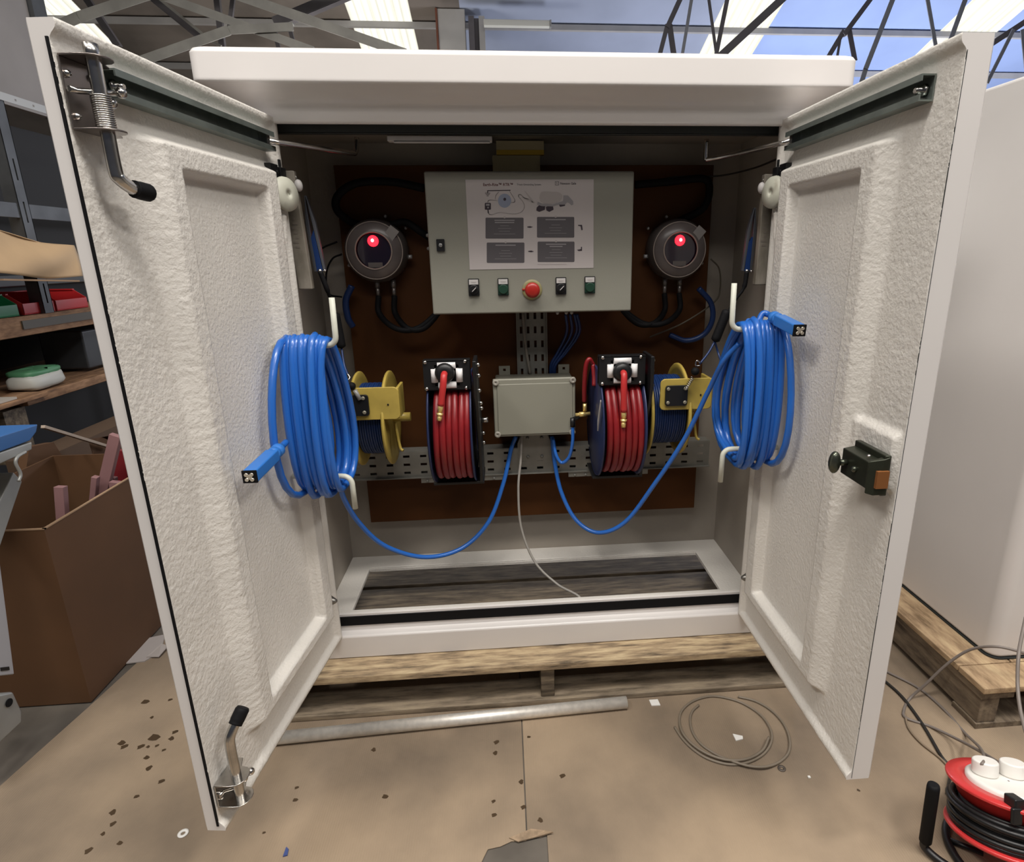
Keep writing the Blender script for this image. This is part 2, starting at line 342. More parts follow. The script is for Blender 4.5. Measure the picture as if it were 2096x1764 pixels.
# ------------------------------------------------------------------ cardboard on the floor
def card_mat():
    m = bpy.data.materials.new('floor_cardboard'); m.use_nodes = True; nt = m.node_tree; b = nt.nodes['Principled BSDF']; L = nt.links.new
    tc = nt.nodes.new('ShaderNodeTexCoord')
    n = nt.nodes.new('ShaderNodeTexNoise'); n.inputs['Scale'].default_value = 2.2; n.inputs['Detail'].default_value = 7; L(tc.outputs['Object'], n.inputs[0])
    r = nt.nodes.new('ShaderNodeValToRGB'); e = r.color_ramp.elements; e[0].position = .34; e[0].color = (.165, .126, .09, 1); e[1].position = .64; e[1].color = (.355, .268, .182, 1)
    L(n.outputs[0], r.inputs[0]); L(r.outputs[0], b.inputs['Base Color']); b.inputs['Roughness'].default_value = .8
    wv = nt.nodes.new('ShaderNodeTexWave'); wv.inputs['Scale'].default_value = 55; wv.inputs['Distortion'].default_value = .3; L(tc.outputs['Object'], wv.inputs[0])
    bp = nt.nodes.new('ShaderNodeBump'); bp.inputs['Strength'].default_value = .25; bp.inputs['Distance'].default_value = .001; L(wv.outputs[1], bp.inputs['Height'])
    n2 = nt.nodes.new('ShaderNodeTexNoise'); n2.inputs['Scale'].default_value = 9; n2.inputs['Detail'].default_value = 5; L(tc.outputs['Object'], n2.inputs[0])
    bp2 = nt.nodes.new('ShaderNodeBump'); bp2.inputs['Strength'].default_value = .5; bp2.inputs['Distance'].default_value = .008; L(n2.outputs[0], bp2.inputs['Height']); L(bp.outputs[0], bp2.inputs['Normal']); L(bp2.outputs[0], b.inputs['Normal'])
    return m
CARD = card_mat(); ZC = .004
def sheet(pts, label, z0=0.0005):
    return obj('cardboard_sheet', MB().prism([(x, y, z0) for x, y in pts], (0, 0, ZC-z0)), CARD, None, label, 'cardboard', 'cardboard sheets laid over the workshop floor', bevel=.001, segs=1)
tear = [(-.188, -.62), (-.183, -.545), (-.168, -.512), (-.14, -.508), (-.115, -.498), (-.0815, -.500)]
sheet([(-1.42, -1.4), (-.0815, -1.4), (-.0815, -.62)] + tear + [(-.0815, 1.0), (-1.25, 1.0), (-1.31, .42), (-1.36, .05), (-1.40, -.23)][0:] if False else
      [(-1.44, -1.4), (-.0815, -1.4), (-.0815, -.64), (-.19, -.64)] + tear[1:] + [(-.0815, 1.0), (-1.25, 1.0), (-1.315, .36), (-1.358, .04), (-1.40, -.23)], 'brown cardboard sheet covering the floor left of the seam')
sheet([(-.0785, -1.4), (1.9, -1.4), (1.9, 1.0), (-.0785, 1.0), (-.0785, -.486), (-.05, -.495), (-.034, -.490), (-.036, -.64), (-.0785, -.64)], 'brown cardboard sheet covering the floor right of the seam')
b = MB(); b.prism([(-.12, -.492, ZC), (-.07, -.478, ZC+.004), (-.035, -.482, ZC), (-.02, -.492, ZC+.006), (-.06, -.497, ZC+.002), (-.10, -.503, ZC)], (0, 0, .003))
obj('torn_flap', b, mat('torn_card', (.36, .26, .17), .9, var=.4, vscale=60, bump=.5, bscale=80), None, 'ragged curl of torn cardboard at the seam above the hole', 'cardboard')
# oil spots
b = MB()
spots = [(297, 1436, 9), (348, 1432, 5), (311, 1468, 4), (358, 1498, 6), (351, 1511, 6), (315, 1509, 12), (288, 1528, 7), (303, 1528, 4), (321, 1526, 4), (249, 1520, 8), (254, 1528, 7), (335, 1535, 4), (300, 1550, 6), (305, 1572, 6), (330, 1599, 6), (279, 1630, 5),
         (231, 1662, 6), (231, 1686, 5), (211, 1706, 4), (245, 1725, 5), (181, 1741, 6), (1016, 1519, 6), (1014, 1541, 5), (604, 1637, 5), (607, 1612, 4), (1151, 1588, 6), (1082, 1508, 4), (1067, 1600, 5), (1011, 1668, 5), (1106, 1678, 5), (765, 1534, 5), (788, 1630, 6), (1757, 1617, 3), (1010, 1640, 4), (1071, 1652, 5), (540, 1704, 3)]
for x, y, r_ in spots:
    c = aZ(x, y, ZC+.0003); R = r_/820*(1.0); seg = 9; ph = random.random()*6
    pts = [(c.x+R*math.cos(a)*(1+.3*math.sin(3*a+ph)), c.y+R*math.sin(a)*(1+.3*math.sin(2*a+ph)), c.z) for a in [2*PI*i/seg for i in range(seg)]]
    b.prism(pts, (0, 0, .0003))
obj('oil_spots', b, mat('oil_stain', (.07, .045, .025), .35), None, 'dark oil drips spattered over the cardboard floor sheets', 'stains', kind='stuff')

# ------------------------------------------------------------------ main pallet
t = thing('pallet', 'weathered wooden pallet carrying the open white cabinet', 'pallet', (0, .2, 0))
ys = [(-.082, .105), (.048, .14), (.200, .178), (.396, .150), (.575, .16)]
for i, (y, wd) in enumerate(ys):
    obj('top_board', MB().box((-.80, y, .122), (.80, y+wd, .144)), WOODP if i == 0 else WOODG, t, label='pale scuffed front board' if i == 0 else None, bevel=.002, segs=1)
for x in (-.76, -.02, .72):
    obj('stringer', MB().box((x, -.07, .022), (x+.04, .73, .122)), WOODG, t, bevel=.002, segs=1)
for y in (-.082, .24, .63):
    obj('bottom_board', MB().box((-.80, y, .0045), (.80, y+.10, .022)), WOODM if y < 0 else WOODG, t, bevel=.002, segs=1)

# ------------------------------------------------------------------ the cabinet
ZB, ZT = .219, 1.579
cab = thing('equipment_cabinet', 'large open white fibreglass cabinet standing on a wooden pallet', 'cabinet', (0, .2, .144))
# shell: sides, back, ceiling, jambs
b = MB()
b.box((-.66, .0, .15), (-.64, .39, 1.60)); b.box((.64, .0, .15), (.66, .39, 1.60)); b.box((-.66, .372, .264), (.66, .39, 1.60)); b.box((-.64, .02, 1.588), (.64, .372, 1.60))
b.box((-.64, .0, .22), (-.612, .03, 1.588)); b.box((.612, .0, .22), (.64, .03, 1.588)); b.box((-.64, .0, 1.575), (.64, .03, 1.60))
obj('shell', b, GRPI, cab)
b = MB(); b.perforated((-.64, 0.03, .265), (1, 0, 0), (0, 1, 0), 1.28, .342, [(.075, 1.185, .015, .253)], .012)
b.box((-.56, .284, .277), (.545, .287, .281))
obj('floor_flange', b, GRP, cab, bevel=.002)
for x, y in ((-.585, .27), (.575, .25), (-.60, .1)):
    pass
b = MB(); b.prism([(-.66, 0, .146), (-.66, 0, .214), (-.66, .004, .219), (-.66, .024, .222), (-.66, .026, .276), (-.66, .04, .277), (-.66, .04, .146)], (1.32, 0, 0))
obj('sill', b, GEL, cab, bevel=.002)
obj('sill_seal', MB().box((-.61, .0215, .240), (.61, .027, .268)), BLK, cab)
# lid with a coved lip, lofted rectangles
b = MB(); prof = [(.0, 1.640), (.0, 1.690), (.004, 1.697), (.012, 1.7005), (.03, 1.702), (.4, 1.712)]
low = [(.072, 1.566), (.064, 1.566), (.060, 1.572), (.058, 1.592), (.054, 1.604), (.046, 1.614), (.026, 1.624), (.006, 1.632), (.001, 1.635)]
rings = []
def rr(o, z, r, n=6):
    hx = .73-o; y0 = -.077+o; y1 = .46-o; cy = (y0+y1)/2; hy = max((y1-y0)/2, .01); r = min(r, hy*.9); pts = []
    for sx, sy, a0 in ((1, 1, 0), (-1, 1, PI/2), (-1, -1, PI), (1, -1, 1.5*PI)):
        for k in range(n+1):
            a = a0+k/n*PI/2; pts.append((sx*(hx-r)+r*math.cos(a), cy+sy*(hy-r)+r*math.sin(a), z))
    return pts
for o_, z in low+[(0, 1.638), (0, 1.642), (0, 1.688), (0, 1.691), (.004, 1.698), (.012, 1.7015), (.018, 1.702), (.022, 1.7021), (.25, 1.71)]:
    rings.append([b.b.verts.new(p) for p in rr(o_, z, .022)])
for A, B in zip(rings, rings[1:]):
    for k in range(len(A)): b._f([A[k], A[(k+1) % len(A)], B[(k+1) % len(A)], B[k]], True)
b._f(rings[-1])
inn = [b.b.verts.new(p) for p in rr(.072, 1.60, .022)]
A = rings[0]
for k in range(len(A)): b._f([inn[k], inn[(k+1) % len(A)], A[(k+1) % len(A)], A[k]], True)
b._f(inn[::-1])
obj('lid', b, GEL, cab, label='white overhanging lid with a coved lip')
obj('gutter', MB().box((-.612, .031, 1.556), (.618, .062, 1.574)).box((-.612, .031, 1.553), (.618, .034, 1.556)), SEAL, cab, label='dark rubber gutter strip', bevel=.001, segs=1)
obj('strip_lamp', MB().box((-.355, .05, 1.541), (-.105, .075, 1.553)).box((-.34, .048, 1.536), (-.11, .052, 1.541)), WHT, cab, bevel=.002)
# doors
def smooth(x): x = max(0., min(1., x)); return x*x*(3-2*x)
def door(F, side, U=.604):
    uo = (.055, .487) if side > 0 else (.055, .485); ui = (.11, .408); zo = (.315, 1.472); zi = (.355, 1.424)
    def rin(u, z, a, c, s): return smooth((u-a[0])/s[0])*smooth((a[1]-u)/s[1])*smooth((z-c[0])/s[2])*smooth((c[1]-z)/s[3])
    def h(u, z):
        R = .026*rin(u, z, uo, zo, (.012, .045, .018, .016)) - .026*rin(u, z, ui, zi, (.010, .014, .012, .012))
        lip = .011*(1-min(smooth((u-.006)/.022), smooth((z-ZB-.006)/.018), smooth((ZT-.008-z)/.016)))
        pad = 0
        if side > 0: pad = .012*rin(u, z, (.46, .60), (.85, .975), (.02, .01, .02, .02))
        # rough laminate, coarser at the free side and on the bead
        amp = .00025 + .00062*smooth((u-.40)/.06) + .0004*(1 if R > .004 else 0)
        if side > 0: amp *= .8
        q = V((u*60, z*85, side*7.)); nz = .7*noise.noise(q)+.9*(.5-abs(noise.noise(q*1.7)))+.6*noise.noise(q*3.1)
        wv = .0016*noise.noise(V((u*11, z*7, side*3)))*smooth((u-.3)/.2)
        return max(R, lip)+pad+amp*nz+wv
    b = MB(); nu, nz_ = 190, 400
    g = b.grid(nu, nz_, lambda a, c: F.p(a*U, h(a*U, ZB+c*(ZT-ZB))+.0, ZB+c*(ZT-ZB)))
    T = .030 if side < 0 else .044
    # outer skin: rim and outside face
    loop = [g[i][0] for i in range(nu+1)]+[g[nu][j] for j in range(1, nz_+1)]+[g[i][nz_] for i in range(nu-1, -1, -1)]+[g[0][j] for j in range(nz_-1, 0, -1)]
    b.mi = 1; r1 = []; r2 = []
    for v in loop:
        c = v.co; k1 = c-F.n*((c-F.h).dot(F.n)); u_ = (c-F.h).dot(F.d); z_ = c.z
        r1.append(b.b.verts.new(F.p(u_, -T+.006, z_))); du = .006 if u_ < .3 else -.006
        r2.append(b.b.verts.new(F.p(min(max(u_, .006), U-.006), -T, min(max(z_, ZB+.006), ZT-.006))))
    n_ = len(loop)
    for k in range(n_):
        b._f([loop[k], loop[(k+1) % n_], r1[(k+1) % n_], r1[k]]); b._f([r1[k], r1[(k+1) % n_], r2[(k+1) % n_], r2[k]], True)
    b._f(r2)
    dr = obj('door', b, [GRP, GEL], cab, label='left door, swung open, ribbed rough inner face' if side < 0 else 'right door, swung open, ribbed rough inner face')
    # dark line between the skin and the inner moulding
    if side < 0: obj('edge_seal', MB().hexa([F.p(U-.001, -.0032, ZB+.012), F.p(U+.002, -.0032, ZB+.012), F.p(U+.002, .0005, ZB+.012), F.p(U-.001, .0005, ZB+.012), F.p(U-.001, -.0032, ZT-.022), F.p(U+.002, -.0032, ZT-.022), F.p(U+.002, .0005, ZT-.022), F.p(U-.001, .0005, ZT-.022)]), BLK, dr)
    else: obj('edge_seal', MB().hexa([F.p(U-.001, -.0007, ZB+.004), F.p(U+.0006, -.0007, ZB+.004), F.p(U+.0006, 0, ZB+.004), F.p(U-.001, 0, ZB+.004), F.p(U-.001, -.0007, ZT-.022), F.p(U+.0006, -.0007, ZT-.022), F.p(U+.0006, 0, ZT-.022), F.p(U-.001, 0, ZT-.022)]), SEAL, dr)
    # C rail for the door stay
    ua, ub = (.05, .525) if side < 0 else (.07, .545)
    z0, z1, dp = 1.502, 1.541, .024; th = .0025
    sec = [(0, z0), (dp, z0), (dp, z0+.010), (dp-th, z0+.010), (dp-th, z0+th), (th, z0+th), (th, z1-th), (dp-th, z1-th), (dp-th, z1-.010), (dp, z1-.010), (dp, z1), (0, z1)]
    obj('stay_rail', MB().prism([F.p(ua, o_+.001, z) for o_, z in sec], F.d*(ub-ua)), ZINC, dr, label='grey steel channel rail')
    b = MB(); c = F.p(ub-.018, .004, 1.521); b.lathe([(.010, 0), (.010, .006), (.007, .007), (.007, .014), (.004, .018)], c, F.n, 6)
    obj('rail_bolt', b, STEEL, dr)
    # stay rod sliding in the rail
    b = MB(); k = F.p(ua+.024, .012, 1.519)
    b.obox(k, F.d*.007, F.n*.010, V((0, 0, .016)))
    if side < 0: end = [k+F.n*.01, V((-.50, .03, 1.520)), V((-.453, .10, 1.522)), V((-.445, .115, 1.527)), V((-.44, .12, 1.56))]
    else: end = [k+F.n*.01, V((.50, .05, 1.512)), V((.452, .10, 1.508)), V((.446, .105, 1.512)), V((.445, .105, 1.556))]
    b.tube(cat(end, 6), .006, 8)
    obj('door_stay', b, STEEL, dr, label='thin bent steel stay rod')
    # screw cone, hinges, white wheel
    b = MB(); b.lathe([(.016, 0), (.015, .008), (.007, .022), (.004, .026)], F.p(.038, .0, .362), F.n, 14); obj('buffer_screw', b, mat('dull_zinc', (.25, .24, .22), .4, .8), dr)
    for zz in (1.462,):
        b = MB(); b.obox(F.p(.046, .006, zz-.004), F.d*.018, F.n*.008, V((0, 0, .020))); b.obox(F.p(.012, .010, zz-.008), F.d*.013, F.n*.008, V((0, 0, .020))); b.cyl(F.p(.008, .006, zz-.03), F.p(.008, .006, zz+.03), .006, 12)
        b.cyl(F.p(.034, .008, zz), F.p(.034, .016, zz), .005, 8)
        obj('hinge', b, BLKP, dr, bevel=.001, segs=1)
    b = MB(); c = F.p(.034, .026, 1.415); b.lathe([(.010, -.012), (.030, -.012), (.036, -.009), (.038, 0), (.036, .007), (.014, .010), (.006, .010), (.006, .006), (.001, .006)], c, F.n+F.d*.25+V((0, 0, .05)), 28)
    obj('roller_wheel', b, mat('dirty_white_plastic', (.50, .50, .42), .5, col2=(.32, .29, .23), vscale=30, lo=.2, hi=.4), dr, label='grubby white plastic disc beside the hinge')
    b = MB(); b.tube(cat([F.p(.034, .012, 1.372), F.p(.036, .010, 1.34), F.p(.040, .008, 1.24)], 6), [.010]*6+[.009]*3+[.005]*3+[.001], 8)
    obj('sealant_run', b, GRP, dr)
    # cable hooks
    for zz, sgn, tip in (((1.085, 1, 1.190), (.770, -1, .686)) if side < 0 else ((1.098, 1, 1.206), (.796, -1, .708))):
        pts = [F.p(.142, .006, zz), F.p(.142, .05, zz), F.p(.142, .125, zz)] + [F.p(.142, .128+.020*math.sin(a), zz+sgn*.020*(1-math.cos(a))) for a in [PI/2*i/6 for i in range(1, 7)]] + [F.p(.142, .149, tip)]
        obj('cable_hook', MB().tube(pts, .0065, 12), HOOK, dr, label='white coated steel hook')
    return dr
doorL = door(DLf, -1); doorR = door(DRf, 1)
F = DLf
BR = mat('dark_bracket_metal', (.24, .21, .195), .3, .9)
def shoot_bolt(z0, z1, ztop, grip, upw):
    b = MB(); b.obox(F.p(.565, .003, (z0+z1)/2), F.d*.034, F.n*.0015, V((0, 0, (z1-z0)/2)))
    for z in (z0, z1):
        pts = [F.p(.531, .002, z), F.p(.599, .002, z), F.p(.599, .030, z)]+[F.p(.575+.024*math.cos(a), .034+.022*math.sin(a), z) for a in [PI*i/8 for i in range(1, 8)]]+[F.p(.551, .030, z), F.p(.531, .022, z)]
        b.prism(pts, (0, 0, .003))
    obj('bolt_bracket', b, BR if upw else STEEL, doorL, label='folded stainless bolt bracket', bevel=.0008, segs=1)
    b = MB()
    for zz, uu in ((z0+.018, .548), (z0+.018, .590), (z1-.015, .548), (z1-.02, .592)): b.ball(F.p(uu, .006, zz), .005, 10)
    mid = (z0+z1)/2+.005
    b.tube([F.p(.600, .010, mid), F.p(.588, .012, mid), F.p(.578, .034, mid), F.p(.555, .040, mid+.004)], .004, 8); b.ball(F.p(.548, .044, mid+.006), .0075, 10); b.ball(F.p(.552, .030, mid-.008), .0075, 10)
    obj('bolt_pin', b, STEEL, doorL)
    obj('bolt_rod', MB().tube(cat(ztop, 8), .0092, 14), STEEL, doorL, label='bent stainless bolt rod')
    b = MB()
    if upw:
        pts = []
        for i in range(160):
            a = i*2*PI/10; pts.append(F.p(.577+.0118*math.cos(a), .034+.0118*math.sin(a), z0+.004+(.044)*i/160))
        b.tube(pts, .0013, 5); obj('bolt_spring', b, STEEL, doorL)
    obj('bolt_grip', MB().tube(cat(grip, 5), [.0125]*4+[.013]*6+[.011] if len(cat(grip, 5)) == 11 else .0125, 14), BLK, doorL, label='black rubber bolt grip')
shoot_bolt(1.447, 1.537, [F.p(.577, .034, 1.556), F.p(.577, .034, 1.47), F.p(.577, .034, 1.40), F.p(.574, .036, 1.387), F.p(.560, .040, 1.377), F.p(.545, .043, 1.374)], [F.p(.556, .041, 1.3755), F.p(.545, .043, 1.374), F.p(.528, .046, 1.372)], True)
shoot_bolt(.268, .318, [F.p(.577, .034, .262), F.p(.577, .034, .33), F.p(.577, .034, .39), F.p(.576, .036, .412), F.p(.568, .041, .428), F.p(.558, .046, .440)], [F.p(.565, .043, .432), F.p(.558, .046, .440), F.p(.546, .052, .455)], False)
# night latch on the right door
F = DRf; LG = mat('green_latch_metal', (.045, .050, .035), .35, .6, var=.2, vscale=30)
b = MB(); b.obox(F.p(.555, .024, .893), F.d*.048, F.n*.006, V((0, 0, .038)))
b.prism([F.p(.507, .028, .862), F.p(.507, .052, .866), F.p(.507, .052, .916), F.p(.507, .028, .920)], F.d*.084)
b.hexa([F.p(.591, .02, .857), F.p(.604, .02, .857), F.p(.604, .045, .857), F.p(.591, .053, .857), F.p(.591, .02, .929), F.p(.604, .02, .929), F.p(.604, .03, .925), F.p(.591, .053, .917)])
obj('latch_case', b, LG, doorR, label='dark green night latch case', bevel=.002)
b = MB(); b.cyl(F.p(.525, .052, .893), F.p(.525, .066, .893), .006, 12); b.ball(F.p(.523, .075, .893), .011, 16, 2.0, (0, 0, 1)); b.ball(F.p(.555, .054, .890), .006, 12)
obj('latch_knob', b, mat('latch_knob_metal', (.10, .11, .085), .25, .8), doorR, label='oval green-grey latch knob')
obj('latch_bolt', MB().obox(F.p(.606, .033, .888), F.d*.003, F.n*.011, V((0, 0, .016))), mat('brown_latch_bolt', (.20, .075, .02), .5), doorR, label='brown latch bolt')
b = MB(); b.lathe([(.004, 0), (.004, .002), (.001, .004)], F.p(.58, .046, .923), V((0, 0, 1)), 8); obj('latch_screw', b, STEEL, doorR)

# ------------------------------------------------------------------ board and trays inside
BY = .318
obj('mounting_board', MB().box((-.553, BY, .429), (.541, BY+.018, 1.523)), BOARD, None, 'brown backing board fixed inside the cabinet behind the equipment', 'board', bevel=.001, segs=1)
t = thing('spacer_blocks', 'stack of pale and yellow blocks above the grey control panel', 'block', (-.035, .30, 1.50))
p = [aY(*q, .30) for q in ((1015, 288), (1113, 303), (1015, 303), (1113, 317), (1007, 322), (1105, 347))]
obj('block', MB().box((-.096, .296, 1.560), (.038, .317, 1.583)), mat('cream_block', (.55, .48, .30), .6), t)
obj('block', MB().box((-.096, .296, 1.547), (.038, .317, 1.5595)), mat('yellow_block', (.62, .42, .04), .6), t, label='yellow block')
obj('block', MB().box((-.108, .294, 1.49), (.026, .317, 1.545)), mat('dull_cream_block', (.40, .35, .20), .6), t)
def slots(W, H, nx, ny, sx, sy, mx, my):
    out = []
    for i in range(nx):
        for j in range(ny):
            cx = mx+(W-2*mx)*(i/(nx-1) if nx > 1 else .5); cy = my+(H-2*my)*(j/(ny-1) if ny > 1 else .5)
            out.append((cx-sx/2, cx+sx/2, cy-sy/2, cy+sy/2))
    return out
t = thing('cable_tray', 'perforated steel tray running upright below the grey control panel', 'cable tray', (-.008, .3, .7))
b = MB(); b.perforated((-.053, .306, .60), (1, 0, 0), (0, 0, 1), .091, .56, slots(.091, .56, 4, 13, .0078, .021, .013, .02), .0015)
obj('tray_base', b, GALV, t)
for x in (-.0545, .0375): obj('tray_flange', MB().box((x, .290, .60), (x+.0018, .307, 1.16)), GALV, t)
t = thing('cable_tray', 'perforated steel tray running level behind the hose reels', 'cable tray', (-.015, .27, .6))
b = MB(); b.perforated((-.60, .272, .602), (1, 0, 0), (0, 0, 1), 1.165, .082, slots(1.165, .082, 22, 3, .020, .0078, .03, .014)[0:], .0015)
obj('tray_base', b, GALV, t)
obj('tray_flange', MB().box((-.60, .258, .6), (.565, .3175, .6018)), GALV, t, label='lower flange'); obj('tray_flange', MB().box((-.60, .272, .684), (.565, .3175, .6858)), GALV, t)
b = MB()
b.prism([(-.062, .2695, .64), (.045, .2695, .64), (.045, .2695, .70), (.03, .2695, .738), (-.045, .2695, .738), (-.062, .2695, .70)], (0, .002, 0))
for x, z in ((-.03, .718), (.015, .718), (-.03, .655), (.015, .655)): b.ball((x, .268, z), .005, 8)
obj('tray_joint', b, GALV, t, label='joint plate with four bolts')
for x0 in (-.37, .10):
    b = MB()
    b.box((x0, .262, .583), (x0+.26, .275, .598))
    for i in range(7): b.ball((x0+.02+i*.035, .258, .590), .004, 8)
    obj('reel_fixing', b, GALV, t, label='bolt strip under a hose reel')

# ------------------------------------------------------------------ control panel
cp = thing('control_panel', 'grey steel control enclosure with instruction sheet and push buttons', 'control panel', (-.01, .3, 1.12))
x0, x1, z0, z1, yf = -.282, .262, 1.122, 1.483, .122
obj('enclosure_body', MB().box((x0+.006, yf+.018, z0+.006), (x1-.006, BY, z1-.006)), PANEL, cp, bevel=.004)
pd = obj('enclosure_door', MB().box((x0, yf, z0), (x1, yf+.016, z1)), PANEL, cp, label='grey enclosure door', bevel=.005, segs=3)
def onpanel(u, v): return aY(u, v, yf)
p = onpanel(902, 502)
b = MB(); b.rprism((p.x, yf, p.z), (1, 0, 0), (0, 0, 1), .0105, .0155, .002, (0, -.004, 0)); obj('lock_plate', b, BLKP, pd)
b = MB(); b.lathe([(.005, 0), (.005, .002), (.003, .003)], (p.x, yf-.004, p.z), (0, -1, 0), 14); obj('lock_barrel', b, mat('lock_silver', (.45, .45, .44), .3, .8), pd)
def station(px, py, knob):
    p = onpanel(px, py); y = yf
    b = MB(); b.rprism((p.x, y, p.z), (1, 0, 0), (0, 0, 1), .0145, .0228, .002, (0, -.004, 0)); obj('button_plate', b, BLKP, pd)
    b = MB(); b.box((p.x-.0122, y-.005, p.z+.0075), (p.x+.0122, y-.004, p.z+.0205)); obj('legend_label', b, WHT, pd)
    b = MB(); b.box((p.x-.0075, y-.0053, p.z+.0135), (p.x+.0075, y-.005, p.z+.0145)); b.box((p.x-.006, y-.0053, p.z+.0115), (p.x+.006, y-.005, p.z+.0122)); obj('legend_print', b, PRINTM, pd)
    if knob:
        b = MB(); c = V((p.x, y-.004, p.z-.006)); b.lathe([(.0125, 0), (.0125, .004), (.011, .006)], c, (0, -1, 0), 20); b.obox(c+V((0, -.010, 0)), V((.0062, 0, .0062)), V((0, .005, 0)), V((.002, 0, -.002)))
        obj('selector_knob', b, BLKP, pd); b = MB(); b.obox(c+V((.001, -.0155, .001)), V((.0052, 0, .0052)), V((0, .0004, 0)), V((.0006, 0, -.0006))); obj('selector_mark', b, WHT, pd, label='white pointer line')
    else:
        b = MB(); b.lathe([(.0125, 0), (.0125, .004), (.0115, .006), (.011, .006)], (p.x, y-.004, p.z-.006), (0, -1, 0), 20); b.box((p.x-.0136, y-.0045, p.z-.0205), (p.x+.0136, y-.0035, p.z+.005)); obj('green_push_button', b, GREENB, pd, label='dark green push button')
station(970, 588, True); station(1030, 587, False); station(1148, 585, True); station(1207, 583, False)
p = onpanel(1089, 593)
b = MB(); b.lathe([(.0275, 0), (.0275, .002), (.021, .0025)], (p.x, yf, p.z), (0, -1, 0), 32); obj('stop_ring', b, YB, pd, label='faded yellow ring')
b = MB(); b.lathe([(.012, 0), (.012, .012), (.019, .014), (.0205, .018), (.019, .024), (.012, .027), (.001, .028)], (p.x, yf-.002, p.z), (0, -1, 0), 28); b.ball((p.x-.0235, yf-.003, p.z+.001), .0035, 8); obj('stop_button', b, REDB, pd, label='red mushroom stop button')
# instruction sheet and its print (flat print as thin inked shapes)
sh = MB(); cs = [onpanel(*q) for q in ((953, 366), (1215, 368), (1215, 548), (963, 552))]
sh.prism([(-.1775, yf-.0004, 1.239), (.1555, yf-.0004, 1.239), (.1545, yf-.0004, 1.4625), (-.1775, yf-.0004, 1.4625)], (0, -.0006, 0))
ins = obj('instruction_sheet', sh, PAPER, cp, label='white printed instruction sheet')
YP = yf-.0011
def P2(u, v): q = onpanel(u, v); return V((q.x, YP, q.z))
def ink(name, polys, m, lab=None, y=0):
    b = MB()
    for pl in polys: b.prism([V(q)+V((0, -y, 0)) for q in pl], (0, -.0003, 0))
    return obj(name, b, m, ins, label=lab)
def S(x, y): return (940+x/6.786, 360+y/6.786)                     # reading off an enlarged view of the sheet
def rect(a, b_, c, d_): return [P2(*S(a, b_)), P2(*S(c, b_)), P2(*S(c, d_)), P2(*S(a, d_))]
def rrect(a, b_, c, d_, r=14):
    pts = []
    for cx, cy, a0 in ((c-r, b_+r, -PI/2), (c-r, d_-r, 0), (a+r, d_-r, PI/2), (a+r, b_+r, PI)):
        for k in range(4): an = a0+k/3*PI/2; pts.append(P2(*S(cx+r*math.cos(an), cy+r*math.sin(an))))
    return pts
boxes = [(365, 580, 893, 870), (1080, 570, 1597, 857), (382, 925, 905, 1207), (1088, 912, 1600, 1195)]
for q in boxes: ink('printed_box', [rrect(*q)], PRINTG)
L_ = []
for (a, b_, c, d_), heads in zip(boxes, ((2,), (1,), (1,), (2,))):
    cx = (a+c)/2
    for k in range(heads[0]): wv = 140 if k == 0 else (135 if a < 500 else 90); L_.append(rect(cx-wv, b_+30+k*30, cx+wv, b_+44+k*30))
    for k, wv in enumerate((60, 90, 75, 150)): L_.append(rect(cx-wv, b_+110+k*38, cx+wv, b_+114+k*38))
ink('printed_lines', L_, PRINTL, y=.0003)
ink('printed_number', [rrect((a+c)/2-16, b_-18, (a+c)/2+16, b_+10, 13) for a, b_, c, d_ in boxes], PRINTM, y=.0003)
ink('printed_arrow', [[P2(*S(*q)) for q in pl] for pl in ([(945, 704), (985, 698), (1025, 710), (985, 722), (945, 716)], [(958, 1042), (1000, 1036), (1040, 1050), (1000, 1060), (958, 1054)],
     [(1650, 680), (1705, 680), (1715, 750), (1695, 755), (1685, 700), (1650, 692)], [(1690, 985), (1705, 985), (1705, 1040), (1660, 1044), (1632, 1028), (1690, 1015)])], PRINTD)
def stroke(pts, w_):
    out = []; pts = [V((x, y, 0)) for x, y in pts]
    for a, c in zip(pts, pts[1:]):
        d_ = (c-a).normalized(); n_ = V((-d_.y, d_.x, 0))*w_/2; out.append([P2(*S(q.x, q.y)) for q in (a-n_-d_*w_*.2, c-n_+d_*w_*.2, c+n_+d_*w_*.2, a+n_-d_*w_*.2)])
    return out
def sm2(pts, n=8): return [(q.x, q.y) for q in cat([(x, y, 0) for x, y in pts], n)]
ink('printed_earth_symbol', stroke([(710, 200), (395, 206), (395, 235)], 12)+stroke([(360, 240), (430, 240)], 7)+stroke([(370, 258), (420, 258)], 7)+stroke([(382, 278), (408, 278)], 7), PRINTD)
ink('printed_cable', stroke(sm2([(405, 505), (420, 535), (470, 535), (560, 508), (700, 525), (800, 525), (880, 485), (905, 410), (870, 340), (825, 290), (830, 260), (860, 265), (900, 305), (960, 325)]), 8)
    + stroke(sm2([(395, 370), (410, 340), (450, 335), (530, 345)]), 8)+stroke(sm2([(550, 222), (510, 270), (500, 320)]), 8)+stroke(sm2([(700, 215), (735, 270), (770, 330), (765, 365), (720, 370)]), 8), PRINTM)
ink('printed_clamp', [[P2(*S(*q)) for q in ((900, 205), (918, 210), (1050, 370), (1040, 382), (1015, 370), (965, 300))], [P2(*S(*q)) for q in ((880, 290), (960, 315), (1030, 365), (1010, 375), (900, 320))]], PRINTM)
ink('printed_unit', [[P2(*S(630+92*math.cos(a), 345+98*math.sin(a))) for a in [2*PI*i/20 for i in range(20)]]], PRINTB)
ink('printed_unit_lens', [[P2(*S(632+20*math.cos(a), 325+22*math.sin(a))) for a in [2*PI*i/12 for i in range(12)]]], PRINTD, y=.0003)
ink('printed_meter', [rrect(355, 375, 440, 470, 12)] + stroke([(400, 470), (405, 515)], 16), PRINTD)
